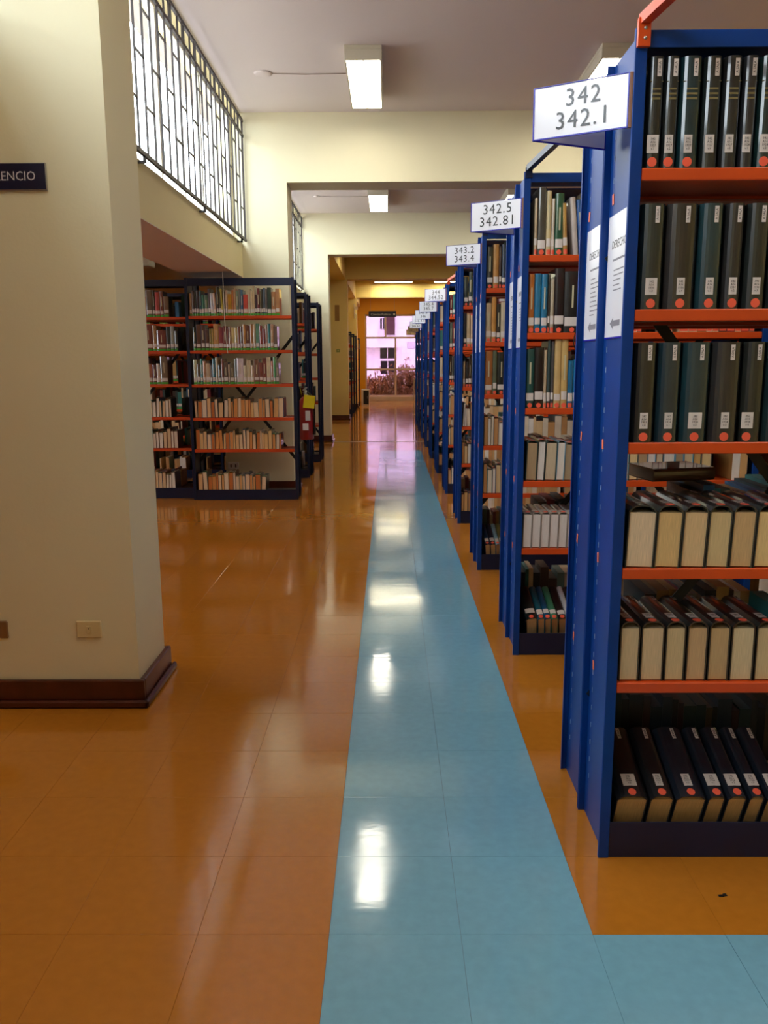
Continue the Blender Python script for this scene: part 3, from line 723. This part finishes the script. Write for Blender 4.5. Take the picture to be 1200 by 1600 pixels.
lineup([(.034, .245, (28, 76, 72), CRM, 0, 'dark green book'), (.038, .25, (36, 26, 22), CRM, 0, 'black-brown thick book'), (.012, .24, BEI, CRM, 0, 'thin beige book'), (.014, .278, (54, 74, 74), CRM, 0, 'tall thin grey-green book'), (.013, .275, (80, 76, 78), CRM, 0, 'tall thin grey book'), (.028, .285, (206, 174, 118), CRM, 0, 'tall cream book'), (.028, .283, (200, 166, 104), CRM, 0, 'tall yellowed cream book'), (.021, .196, (20, 104, 150), CRM, 0, 'short blue book'), (.021, .200, (22, 116, 164), CRM, 0, 'short bright blue book'), (.024, .222, (176, 150, 124), CRM, 0, 'brownish beige book')],
       .572, yb, ZT[2], 's', 'third shelf, second row', 'books on third shelf, second row')
pg = [(168, 142, 108), (214, 208, 202), (196, 178, 150), (220, 212, 202), (160, 140, 110), (206, 186, 150), (200, 160, 100), (216, 190, 140), (198, 160, 110), (214, 186, 140), (206, 176, 120), (216, 190, 140)]
its = []
for i in range(22):
    its.append((random.Random(i).uniform(.028, .05), random.Random(i+9).uniform(.15, .19), random.Random(i+5).choice([(60, 50, 44), (90, 150, 180), (30, 60, 60), (130, 120, 110)]), pg[i % 12], .03 if i < 5 else 0, 'book with pale page edges facing out'))
lineup(its[:20], .580, yb, ZT[3], 'u', 'fourth shelf, second row', 'page-edge books on fourth shelf, second row')
lineup([(.037, .155, (150, 140, 136), (212, 206, 204), .02, 'book with white page edges facing out') for i in range(7)], .575, yb, ZT[4], 'u', 'fifth shelf, second row', 'page-edge books on fifth shelf, second row')
def tilted(items, x, y, where, group):
    for i, (w_, col, page, kind) in enumerate(items):
        book('%s, %s %s, %s' % (kind, ORD[i], ref(where), where), group, 'b', x+w_/2, y, .163, w_, .225, .145, col, -.10, page, 'r'); x += w_+.002
tilted([(.050, (20, 32, 32), (196, 160, 112), 'black tilted book'), (.030, (20, 84, 104), (196, 150, 100), 'teal tilted book'), (.026, (24, 80, 120), (190, 148, 100), 'blue tilted book'), (.030, (64, 130, 100), (176, 130, 84), 'green tilted book'), (.036, (30, 24, 24), (180, 136, 90), 'black-brown tilted book'), (.024, (200, 196, 200), (190, 150, 110), 'white tilted book'), (.05, (40, 34, 30), (190, 150, 110), 'dark wide tilted book')], .600, yb+.004, 'bottom shelf, second row', 'tilted books on bottom shelf, second row')

PAL = [((60, 40, 30), 'dark brown'), ((120, 50, 40), 'reddish brown'), ((200, 176, 140), 'beige'), ((214, 200, 176), 'cream'), ((40, 60, 60), 'dark green'), ((30, 30, 34), 'black'), ((40, 90, 130), 'blue'), ((90, 110, 100), 'grey-green'), ((150, 110, 60), 'ochre'), ((120, 40, 44), 'maroon'), ((100, 96, 90), 'grey'), ((50, 120, 120), 'teal'), ((190, 150, 90), 'tan')]
PGS = [(214, 184, 140), (206, 166, 112), (222, 210, 190), (196, 148, 96), (226, 222, 216), (186, 140, 90)]
def auto(rng, x0, x1, mode, y, z, where, group, lab='r', wr=(.012, .034), hr=(.19, .26), leanp=.2, pgs=PGS, minw=None):
    x = x0; i = 0
    while True:
        w_ = rng.uniform(*wr)
        if x+w_ > x1: break
        c_, cn = rng.choice(PAL); page = rng.choice(pgs)
        lean = rng.uniform(-.05, .05) if rng.random() < leanp else 0
        if mode == 's':
            H = rng.uniform(*hr); D = .15; kind = cn+' book spine out'
            x += H*abs(math.sin(lean))*.3
        else:
            H = .21; D = rng.uniform(.14, .19); kind = ('white' if min(page) > 185 else 'cream' if page[2] > 135 else 'tan')+' page edges facing out, book'
            x += D*abs(math.sin(lean))*.3
        if mode == 'b': book('%s tilted book, %s %s, %s' % (cn, ORD[i], ref(where), where), group, 'b', x+w_/2, y, .163, w_, .22, .145, c_, 0, page, lab)
        else: book('%s, %s %s, %s' % (kind, ORD[i], ref(where), where), group, mode, x+w_/2, y, z, w_, H, D, c_, lean, page, lab, title=(mode == 's' and rng.random() < .3))
        x += w_+.0015; i += 1
    return x
SHN = ['top shelf', 'second shelf', 'third shelf', 'fourth shelf', 'fifth shelf', 'bottom shelf']
ORD0 = ['front', 'second', 'third', 'fourth', 'fifth', 'sixth']
ZALL = ZT+[.081]
rowend = {2: .745, 3: .685, 4: .650}
explicit_end = {}
# third row
y2 = ROWY[2]+.014
lineup([(.036, .235, (40, 42, 36), CRM, 0, 'black-green book'), (.034, .25, (186, 134, 70), CRM, 0, 'tan leather book'), (.014, .235, (60, 40, 36), CRM, 0, 'thin dark brown book'), (.024, .25, (40, 60, 90), CRM, 0, 'navy blue book'), (.024, .27, (80, 140, 126), CRM, 0, 'tall sea-green book'), (.024, .24, (120, 60, 50), CRM, 0, 'reddish book')], .574, y2, ZT[0], 's', 'top shelf, third row', 'books on top shelf, third row')
lineup([(.034, .225, (196, 174, 144), CRM, 0, 'beige book'), (.028, .26, (196, 140, 70), CRM, 0, 'orange-tan tall book'), (.024, .22, (40, 36, 34), CRM, 0, 'black book'), (.034, .23, (200, 184, 156), CRM, 0, 'cream book'), (.014, .22, (20, 120, 150), CRM, 0, 'thin turquoise book'), (.024, .24, (150, 100, 60), CRM, 0, 'brown book')], .572, y2, ZT[1], 's', 'second shelf, third row', 'books on second shelf, third row')
lineup([(.046, .255, (170, 106, 54), CRM, 0, 'wide tan book'), (.026, .26, (90, 100, 80), CRM, 0, 'olive book'), (.050, .25, (26, 36, 32), CRM, 0, 'wide black-green book'), (.03, .24, (150, 130, 100), CRM, 0, 'beige-brown book')], .572, y2, ZT[2], 's', 'third shelf, third row', 'books on third shelf, third row')
rg = random.Random(11)
auto(rg, .574, .75, 'u', y2, ZT[3], 'fourth shelf, third row', 'page-edge books on fourth shelf, third row')
auto(rg, .574, .75, 'u', y2, ZT[4], 'fifth shelf, third row', 'page-edge books on fifth shelf, third row')
tilted([(.030, (20, 60, 100), (200, 160, 110), 'blue tilted book'), (.032, (30, 40, 60), (196, 160, 110), 'navy tilted book'), (.026, (140, 180, 200), (170, 130, 90), 'pale blue tilted book'), (.03, (110, 106, 60), (180, 150, 110), 'olive tilted book'), (.03, (60, 50, 44), (180, 150, 110), 'brown tilted book')], .592, y2, 'bottom shelf, third row', 'tilted books on bottom shelf, third row')
for k in (3, 4):
    rg = random.Random(k+20)
    for s in range(6):
        auto(rg, .574, rowend[k]+.01, 's' if s < 3 else 'u', ROWY[k]+.014, ZALL[s], '%s, %s row' % (SHN[s], ORD0[k]), 'books on %s, %s row' % (SHN[s], ORD0[k]))

# --- left bookcase
LC = 'pier bookcase'
yl = YL+.014
GRN = 'g'
top = [('tan', (196, 150, 100), 1), ('dark brown', (70, 44, 34), 1.1), ('black-green', (50, 54, 48), .6), ('dark purple', (56, 44, 60), 1.2), ('blue', (44, 100, 120), .9), ('teal', (50, 130, 110), 1), ('grey-green', (100, 140, 120), 1.5), ('dark maroon', (70, 46, 50), 1), ('white', (200, 204, 220), 1.2), ('pinkish beige', (206, 160, 136), 1), ('dark olive', (60, 50, 30), 1.1), ('olive', (96, 86, 44), .8), ('yellow', (190, 170, 50), .8), ('brown', (90, 70, 44), .8), ('cream', (210, 180, 150), .8), ('mustard', (196, 144, 20), 1.6), ('orange-tan', (206, 130, 70), .8), ('tan', (190, 150, 110), .9), ('pale green', (120, 140, 120), 1), ('grey', (110, 106, 104), .8), ('blue', (50, 100, 140), 1), ('salmon red', (206, 80, 64), 1.8), ('cream', (206, 190, 160), 1), ('cream', (214, 196, 160), 1), ('tall beige', (210, 186, 150), .7), ('dark red', (70, 40, 40), .8), ('maroon', (110, 40, 44), 1.1), ('olive', (110, 100, 70), .7), ('black', (30, 30, 30), .6), ('slate blue', (80, 100, 120), .8), ('grey', (110, 100, 96), .8), ('dark green', (34, 60, 50), 1.6), ('tan and brown', (170, 120, 80), 1.6), ('tan and brown', (176, 126, 84), 1.6)]
sec = [('black-green', (40, 50, 36), 1), ('dark brown', (92, 56, 38), 1.5), ('dark brown', (90, 56, 40), 1.3), ('dark brown', (86, 52, 40), 1.3), ('olive', (140, 130, 60), .7), ('mustard', (176, 150, 80), .7), ('ochre', (196, 150, 90), 1.6), ('maroon', (140, 50, 56), 1.3), ('brick red', (130, 60, 50), 1.2), ('brown', (130, 80, 60), .6), ('beige', (170, 130, 96), .8), ('pale yellow', (206, 186, 120), 1), ('pale yellow', (206, 186, 124), 1), ('reddish brown', (150, 90, 70), .8), ('dark brown', (90, 50, 40), .8), ('ochre', (190, 140, 80), .9), ('chocolate', (100, 54, 36), 1.4), ('ochre', (170, 120, 66), 1), ('cream', (206, 180, 140), .8), ('sea green', (90, 140, 116), 1.1), ('red', (150, 60, 50), 1), ('maroon', (120, 50, 50), .9), ('beige', (180, 130, 110), .7), ('turquoise', (30, 120, 130), .9), ('tan', (180, 140, 110), 1), ('brown-grey', (110, 90, 74), 1.2)]
thr = [('pale green', (200, 214, 180), 1), ('grey-brown', (100, 90, 76), 1.1), ('teal', (40, 120, 110), .7), ('tan', (190, 150, 120), .9), ('beige', (204, 180, 150), 1.3), ('grey', (130, 136, 140), .6), ('teal blue', (40, 110, 130), 1), ('cream', (200, 196, 170), .7), ('slate', (70, 76, 84), 1), ('brick', (140, 80, 66), .7), ('dark brown', (96, 76, 60), 1.3), ('cream', (206, 186, 160), .5), ('olive-grey', (110, 100, 80), 1.4), ('grey', (140, 150, 150), .7), ('pink and white', (214, 200, 206), 2), ('cream', (206, 196, 160), 1), ('cream', (206, 190, 156), 1.2), ('beige', (210, 180, 150), .9), ('brown', (130, 90, 70), 1.5), ('brick red', (130, 66, 50), 1.1), ('brick red', (126, 60, 50), 1.1), ('cream', (214, 200, 170), 1.3), ('pinkish', (190, 120, 100), .7), ('bright green', (100, 180, 110), .7), ('grey', (130, 126, 116), 1)]
def shelfset(items, total, x, y, z, where, group, rng, hr):
    un = total/sum(i[2] for i in items)
    its = []
    for j, (nm, col, wt) in enumerate(items):
        H = rng.uniform(*hr)
        if nm.startswith('tall'): H = hr[1]+.01
        lean = -.05 if nm in ('white', 'pinkish beige', 'yellow') else 0
        its.append((wt*un-.0014, H, col, CRM, lean, nm+' book'))
    lineup(its, x, y, z, 's', where, group, GRN)
rg = random.Random(3)
shelfset(top, .835, -1.832, yl, ZT[0], 'top shelf, pier bookcase', 'books on top shelf, pier bookcase', rg, (.185, .255))
shelfset(sec, .785, -1.812, yl, ZT[1], 'second shelf, pier bookcase', 'books on second shelf, pier bookcase', rg, (.185, .24))
shelfset(thr, .80, -1.822, yl, ZT[2], 'third shelf, pier bookcase', 'books on third shelf, pier bookcase', rg, (.17, .25))
PGW = [(226, 190, 140), (220, 170, 110), (214, 150, 84), (230, 214, 190), (232, 206, 170), (198, 120, 60), (226, 190, 130)]
auto(rg, -1.825, -.99, 'u', yl, ZT[3], 'fourth shelf, pier bookcase', 'page-edge books on fourth shelf, pier bookcase', GRN, (.02, .048), leanp=.5, pgs=PGW)
auto(rg, -1.825, -1.02, 'u', yl, ZT[4], 'fifth shelf, pier bookcase', 'page-edge books on fifth shelf, pier bookcase', GRN, (.016, .04), leanp=.5, pgs=PGW)
auto(rg, -1.825, -1.14, 'u', yl, .081, 'bottom shelf, pier bookcase', 'page-edge books on bottom shelf, pier bookcase', GRN, (.018, .05), leanp=.5, pgs=PGW)
yl2 = YL+.12+.014
L2 = 'side bookcase'
leftc = [[('brick', (140, 70, 56), 1.2), ('cream', (216, 170, 150), .6), ('red', (196, 70, 60), 1), ('grey-brown', (100, 86, 74), 1.5), ('thin dark', (60, 40, 36), .5), ('red', (170, 60, 60), 1.1), ('dark red', (110, 40, 30), .8), ('brown', (120, 90, 66), 1.2)],
         [('slate', (90, 100, 130), .8), ('dark grey', (60, 60, 70), .8), ('dark red', (120, 60, 50), 2), ('ochre', (170, 130, 80), 1), ('dark red', (120, 60, 54), 2.2), ('black', (50, 56, 60), 1), ('grey', (150, 160, 160), 1), ('grey-green', (80, 86, 80), .8)],
         [('brick', (130, 70, 56), 1), ('brown', (160, 100, 80), 1.2), ('maroon', (110, 60, 56), .8), ('pale', (200, 190, 180), .8), ('tall brown', (120, 104, 84), 1.5)]]
xs0 = [-2.38, -2.36, -2.34]; tw = [.33, .38, .25]
for s in range(3): shelfset(leftc[s], tw[s], xs0[s], yl2, ZT[s], '%s, side bookcase' % SHN[s], 'books on %s, side bookcase' % SHN[s], rg, (.18, .25))
PW = [(230, 226, 214), (224, 214, 196), (222, 196, 156), (234, 230, 220)]
for s, xe in ((3, -2.06), (4, -2.0), (5, -2.06)):
    auto(rg, -2.33, xe, 'u', yl2, ZALL[s], '%s of %s' % (SHN[s], L2), 'page-edge books on %s of %s' % (SHN[s], L2), GRN, (.022, .04), leanp=.4, pgs=PW)

# --- remaining shelved books: one joined object
FB = MB(); rf = random.Random(77)
def fillrow(x0, x1, y, z, face, mode, dens=.9, lab='r', pgs=PGS, dark=1.0):
    """face=-1: toward -Y, front plane at y; face=+1: toward +Y"""
    x = x0
    while x < x1-.03:
        if rf.random() > dens: x += rf.uniform(.02, .12); continue
        w_ = rf.uniform(.013, .042)
        c_ = rf.choice(PAL)[0]; page = rf.choice(pgs)
        cc = hexc(*[int(v*dark) for v in c_]); pc = hexc(*[int(v*dark) for v in page])
        if mode == 's': hh = rf.uniform(.18, .25); dd = .15; fc = cc
        else: hh = rf.uniform(.14, .18); dd = .21; fc = pc
        ya, yb_ = (y, y+dd) if face < 0 else (y-dd, y)
        FB.box((x, ya, z), (x+w_, yb_, z+hh), 0, cc, skip=('b', 'f' if face < 0 else 'k'))
        a, b = (.0015, w_-.0015)
        yy = y
        if face < 0: FB.add([(x, yy, z), (x+w_, yy, z), (x+w_, yy, z+hh), (x, yy, z+hh)], [(0, 1, 2, 3)], 0, fc)
        else: FB.add([(x+w_, yy, z), (x, yy, z), (x, yy, z+hh), (x+w_, yy, z+hh)], [(0, 1, 2, 3)], 0, fc)
        if mode == 's':
            e = -.0006 if face < 0 else .0006
            for (za, zb_, c3) in ((.004, .021, (240, 96, 70) if lab == 'r' else (70, 168, 50)), (.032, .062, (212, 206, 200))):
                q = [(x+a, yy+e, z+za), (x+b, yy+e, z+za), (x+b, yy+e, z+zb_), (x+a, yy+e, z+zb_)]
                FB.add(q if face < 0 else q[::-1], [(0, 1, 2, 3)], 0, hexc(*c3))
            FB.add([(x+a, ya+.003, z+hh-.001), (x+b, ya+.003, z+hh-.001), (x+b, yb_-.003, z+hh-.001), (x+a, yb_-.003, z+hh-.001)], [(0, 1, 2, 3)], 0, pc)
        x += w_+.001
start = {0: [.965, .935, .955, 1.02, .985, 1.04], 1: [.87, .86, .86, 1.46, .86, .88], 2: [.77]*6, 3: [.70]*6, 4: [.665]*6}
for k, y in enumerate(ROWY):
    for s in range(6):
        a = start.get(k, [.575]*6)[s]
        if a < 1.50: fillrow(a, 1.535, y+.014, ZALL[s] if not (s == 5 and k < 3) else .016, -1, 's' if s < 3 else 'u')
        fillrow(1.575, 2.51, y+.014, ZALL[s] if not (s == 5 and k < 3) else .016, -1, 's' if s < 3 else 'u')
        yb_ = y+.246+DEP-.014
        for xa, xb in ((.575, 1.535), (1.575, 2.51)): fillrow(xa, xb, yb_, ZALL[s], 1, 's' if s < 3 or s == 5 else 'u', .98 if s == 5 else .8, dark=.3 if s == 5 and k == 0 else 1)  # front row's bottom back books darkened, shelf shade put into their colours
for (x0, x1, y) in ((-1.87, -.935, 9.214), (-2.87, -1.935, 9.214), (-2.87, -1.935, 10.764), (-1.87, -.935, 10.764), (-1.87, -.935, 19.714), (-1.87, -.935, 21.214), (-1.87, -.935, 22.614), (-1.87, -.935, 25.014)):
    for s in range(6):
        fillrow(x0, x1-.05, y, ZALL[s], -1, 's' if s < 4 else 'u', .75, 'g')
        if y < 15: fillrow(x0, x1-.05, y+.486-.028, ZALL[s], 1, 's', .7, 'g')
for s in range(6):
    fillrow(-2.84, -2.40, yl2, ZALL[s], -1, 's' if s < 3 else 'u', .8, 'g')
    fillrow(-2.84, -1.92, YL+.12+.246+DEP-.014, ZALL[s], 1, 's' if s < 3 else 'u', .8, 'g')
o = build('shelved_books', FB, M_FILL); o['kind'] = 'stuff'; tag(o, 'mixed books filling the farther and hidden parts of all the shelving', 'books')

# a loose dark book lying over others, ribbon bookmarks, hanging cord
r = thing('book', 'brown plastic-covered book lying flat above the fourth shelf volumes, front row', 'book', (.73, ROWY[0]+.30, ZT[3]+.16+.0), (0, 0, .2))
obj('cover', U_COVER, r, (0, 0, .0), (0, R90, 0), (1.2, 1, .85), hexc(96, 70, 56)); obj('pages', U_PAGES, r, (0, 0, .0), (0, R90, 0), (1.2, 1, .85), hexc(150, 120, 90))
r.location.z += .03
r = thing('ribbon_bookmark', 'thin dark ribbon bookmark hanging over the orange shelf of the 342.5 row', 'ribbon', (.772, yb-.002, ZT[1]))
m = MB(); m.tube([(0, -.001, .004), (-.004, -.016, .003), (-.009, -.018, -.02), (-.010, -.016, -.045), (-.003, -.014, -.066)], .0022, 6); build('ribbon', m, M_BLACK, r)
r = thing('cord', 'pale thin cord hanging down in front of the pier bookcase top', 'cord', (-1.51, YL-.012, 2.09))
m = MB(); m.tube([(0, 0, .01), (0, 0, -.35), (.008, -.004, -.6), (.02, -.002, -.72)], .0035, 6); build('cord', m, M_WAX, r)

# ------------------------------------------------------------------ V shaped row signs
def vsign(k, l1, l2, zt, aged=False, s=1.0):
    y = ROWY[k]; H = .116
    lab = 'white folded sign reading %s and %s on the %s row end' % (l1, l2, ROWORD[k])
    r = thing('row_sign', lab, 'sign', (.541, y, zt-H), group='folded number signs on the shelving ends')
    A = Vector((-.199, .117)); B = Vector((-.006, .006)); C_ = Vector((-.006, .205))
    pm = M_PAPER if not aged else mat('aged_paper', (206, 178, 130), .4)
    def panel(P, Q, name, out):
        d = (Q-P); L = d.length; ang = math.atan2(d.y, d.x)
        m = MB(); m.box((0, -.0015, .003), (L, .0015, H-.003)); p = obj(name, m.mesh(name, pm), r, (P.x, P.y, 0), (0, 0, ang))
        e = MB(); tt = .0024
        e.box((0, -tt, 0), (L, tt, .003)); e.box((0, -tt, 0), (.003, tt, H)); e.box((L-.003, -tt, 0), (L, tt, H)); e.box((0, -tt, H-.0015), (L, tt, H))
        obj('blue_rim', e.mesh('blue_rim', M_EDGE), p)
        if out:
            for txt, zz, sz in ((l1, .082, .054), (l2, .034, .054)):
                obj('lettering', text_mesh(txt, sz, M_INK, spacing=1.15), p, (L*.53, -.0024, zz), (R90, 0, 0), (.95, 1, 1))
        else:
            for txt, zz in ((l1, .082), (l2, .034)):
                obj('lettering', text_mesh(txt, .054, M_INK, spacing=1.15), p, (L*.45, .0024, zz), (R90, 0, math.pi), (.95, 1, 1))
    panel(A, B, 'front_panel', True); panel(A, C_, 'back_panel', False)
    m = MB(); m.cbox((-.006, -.001+.004, .0), (.0012, .012, H), .0008); obj('mounting_strip', m.mesh('mounting_strip', mat('wood_strip', (150, 110, 90), .6)), r)
SG = [(0, '342', '342.1', 1.912), (1, '342.5', '342.81', 1.932), (2, '343.2', '343.4', 1.965), (4, '344', '344.52', 1.972), (5, '345.4', '345.7', 1.965), (6, '345.8', '346', 1.96), (7, '346.1', '346.43', 1.975), (8, '346.5', '346.61', 1.965), (9, '347', '347.57', 1.955), (10, '348', '348.14', 1.95)]
for i, (k, a, b, z) in enumerate(SG): vsign(k, a, b, z, aged=k > 8)

# sheets taped on the shelving ends
def sheet(k, back, full):
    y = ROWY[k]; y0, y1 = (y+.255, y+.455) if back else (y+.018, y+.222)
    side = 'rear' if back else 'front'
    r = thing('notice_sheet', 'white sheet headed DERECHO on the %s post of the %s row' % (side, ROWORD[k]), 'notice', (X0+.0172, (y0+y1)/2, 1.49), (0, 0, -R90), 'printed sheets on the shelving ends')
    w_ = (y1-y0)
    m = MB(); m.box((-w_/2, -.0012, -.148), (w_/2, 0, .148)); build('paper', m, M_PAPER, r)
    m = MB(); m.box((-w_/2, -.0018, -.152), (w_/2, 0, -.148)); build('blue_rim', m, M_EDGE, r)
    obj('heading', text_mesh('DERECHO', .028, M_INK), r, (0, -.0014, .075), (R90, 0, 0))
    rr = random.Random(k*2+back)
    m = MB(); 
    m.box((-.05, -.0016, .036), (.06, -.0012, .041))
    z = .012
    for i in range(9 if back else 5):
        L = rr.uniform(.04, .1); m.box((-.04, -.0016, z), (-.04+L, -.0012, z+.003)); z -= .012
    build('small_print', m, M_GREYINK, r)
    m = MB(); ax = -.055
    m.add([(ax, -.0016, -.115), (ax+.03, -.0016, -.130), (ax+.03, -.0016, -.122), (ax+.09, -.0016, -.122), (ax+.09, -.0016, -.108), (ax+.03, -.0016, -.108), (ax+.03, -.0016, -.100)], [tuple(range(7))])
    build('arrow', m, M_GREYINK, r)
for k in range(6):
    sheet(k, False, True); sheet(k, True, True)

# ------------------------------------------------------------------ signs and fittings on walls
r = thing('wall_sign', 'navy sign reading SILENCIO on the near white pier', 'sign', (-1.284, 2.95, 1.91))
m = MB(); m.cbox((-.119, -.008, -.045), (.119, 0, .045), .001); build('frame', m, M_METAL, r)
m = MB(); m.cbox((-.116, -.0095, -.042), (.116, -.007, .042), .0005); build('face', m, M_SIGNNAVY, r)
obj('lettering', text_mesh('SILENCIO', .042, mat('pale_letters', (206, 206, 214), .5), spacing=1.02), r, (0, -.0101, 0), (R90, 0, 0), (.92, 1, 1))
def socket(label, x, y, z, mt, wd=.095):
    r = thing('wall_socket', label, 'socket', (x, y, z))
    m = MB(); m.cbox((-wd/2, -.009, -.034), (wd/2, 0, .034), .004); build('plate', m, mt, r)
    m = MB(); m.cbox((-.009, -.012, -.014), (.009, -.0085, .014), .001); build('module', m, M_CREAMPL, r)
    m = MB(); m.box((-.0015, -.0125, .002), (.0015, -.0118, .008)); build('hole', m, M_BLACK, r)
socket('cream wall switch plate low on the near pier by its corner', -1.132, 2.95, .302, M_CREAMPL)
socket('brown metal wall plate low on the near pier below the sign', -1.484, 2.95, .302, mat('tan_metal', (150, 120, 84), .4, metal=.5))
r = thing('wall_socket', 'white double wall socket behind the bottom shelf of the pier bookcase', 'socket', (-1.585, 8.25, .262))
m = MB(); m.cbox((-.055, -.008, -.036), (.055, 0, .036), .003); build('plate', m, M_WHITE, r)
for s in (-1, 1):
    m = MB(); m.box((s*.024-.006, -.0088, -.016), (s*.024+.006, -.0078, .016)); build('module', m, M_BLACK, r)
r = thing('wall_vent', 'small framed vent plate on the fourth pier', 'vent', (-1.17, 18.85, 2.38))
m = MB(); m.cbox((-.05, -.02, -.17), (.05, 0, .17), .003); build('frame', m, mat('brown_metal', (150, 112, 60), .5), r)
m = MB(); [m.box((-.04, -.024, -.15+.03*i), (.04, -.02, -.135+.03*i)) for i in range(10)]; build('slat', m, mat('brown_metal'), r)
socket('small greenish switch on the fourth pier', -1.16, 18.85, 1.55, mat('green_plastic', (130, 140, 70), .5), .08)
# hanging sign
r = thing('hanging_sign', 'dark hanging sign reading Ciencias Politicas before the pink window', 'sign', (-.16, 19.02, 2.36))
m = MB(); m.cbox((-.31, -.012, -.066), (.31, .012, .066), .002); build('board', m, M_SIGNNAVY, r)
obj('lettering', text_mesh('Ciencias Políticas', .066, M_WHITE), r, (-.03, -.0128, -.010), (R90, 0, 0))
m = MB(); m.box((.245, -.0135, -.03), (.285, -.0125, .014)); build('pictogram', m, M_WHITE, r)
m = MB(); [m.tube([(s*.27, 0, .06), (s*.27, 0, .75)], .003) for s in (-1, 1)]; build('hanger', m, M_METAL, r)

# fire extinguisher on the side of the second pier
r = thing('fire_extinguisher', 'red fire extinguisher with yellow tag hanging beside the second pier', 'extinguisher', (-.868, 8.80, .50))
m = MB(); m.lathe([(.0, 0), (.07, .0), (.078, .012), (.078, .36), (.07, .40), (.045, .43), (.025, .44), (.022, .455)], 24); build('cylinder', m, M_RED, r)
m = MB(); m.lathe([(.022, .45), (.022, .485), (.014, .49), (.014, .51)], 12); m.bar((-.02, -.03, .505), (.0, .09, .53), .02, .008); m.bar((-.02, -.03, .485), (0, .08, .48), .02, .006); build('valve_handle', m, M_METAL, r)
m = MB(); m.tube([(.02, -.02, .48), (.06, -.08, .46), (.09, -.075, .38), (.088, -.03, .24), (.084, -.02, .12)], .010, 8); m.tube([(.084, -.02, .12), (.084, -.02, .05)], .016, 8); build('hose', m, M_BLACK, r)
m = MB(); m.box((-.03, -.0815, .10), (.03, -.0775, .17)); m.box((-.0, -.0815, .2), (.05, -.0725, .3)); build('label', m, M_PAPER, r)
m = MB(); m.box((-.06, -.105, .33), (.055, -.103, .46), M=Matrix.Rotation(.12, 4, 'Y')); build('tag', m, M_YTAG, r)
m = MB(); m.tube([(-.03, -.1, .46), (-.06, -.08, .58), (-.09, -.06, .66)], .002); build('tag_string', m, M_YTAG, r)
m = MB(); m.cbox((-.107, -.02, .25), (-.076, .02, .42), .002); build('bracket', m, M_BLACK, r)
r.location = (-.868, 8.55, .50)

# far things
r = thing('floor_cabinet', 'small pale metal cabinet with dark door at the far end before the pink window', 'cabinet', (-.73, 24.9, 0))
m = MB(); m.cbox((-.12, -.15, .0), (.12, .15, .5), .006); build('body', m, M_CONC, r)
m = MB(); m.cbox((-.06, -.158, .06), (.10, -.149, .46), .002); build('door', m, M_BLACK, r)
m = MB(); m.cbox((.06, -.166, .22), (.068, -.157, .3), .001); build('handle', m, M_METAL, r)
r = thing('barrier_post', 'thin beige metal stand at the far end of the blue shelving rows', 'stand', (.60, 20.6, 0))
m = MB(); m.cbox((-.012, -.012, 0), (.012, .012, .86), .002); m.cbox((.06, -.012, 0), (.084, .012, .86), .002); build('post', m, M_PIPE, r)
m = MB(); m.cbox((-.02, -.015, .86), (.092, .015, .885), .002); build('top_bar', m, M_PIPE, r)
m = MB(); m.cbox((-.03, -.06, 0), (.10, .06, .012), .002); build('base', m, M_PIPE, r)
r = thing('wall_bracket', 'pale metal wall bracket on the fifth pier near the far window', 'bracket', (-1.0, 24.15, 2.75))
m = MB(); m.cbox((-.02, -.02, -.22), (.02, 0, .18), .002); m.bar((0, -.01, .05), (.06, -.1, .1), .012); m.bar((0, -.01, -.05), (.05, -.1, -.12), .012); m.cbox((.02, -.14, .02), (.1, -.08, .11), .005); build('frame', m, M_PIPE, r)
for i, (x, y, z) in enumerate(((.36, 18.5, 1.72), (-1.0, 21.0, 1.7))):
    r = thing('clear_sign_holder', ['empty clear acrylic sign holder at the last blue row', 'empty clear acrylic sign holder at the far dark shelving'][i], 'sign holder', (x, y, z))
    m = MB(); m.box((0, -.001, 0), (.19, .001, .14)); build('panel', m, M_ACRYL, r)
    m = MB(); m.box((0, -.002, 0), (.19, .002, .003)); m.box((0, -.002, .137), (.19, .002, .14)); m.box((0, -.002, 0), (.003, .002, .14)); build('rim', m, M_GREYINK, r)
    r.location = (.365, ROWY[10]+.25, 1.56) if i == 0 else (-.93, 21.21, 1.62)
# dark fleck on the foreground tile
m = MB(); m.cbox((0, 0, 0), (.014, .007, .003), .001); m.cbox((.013, .003, 0), (.022, .012, .002), .0006); o = build('dirt_fleck', m, M_BLACK, loc=(.795, 1.80, 0)); tag(o, 'tiny dark fleck of dirt on the orange floor before the front shelving', 'dirt')
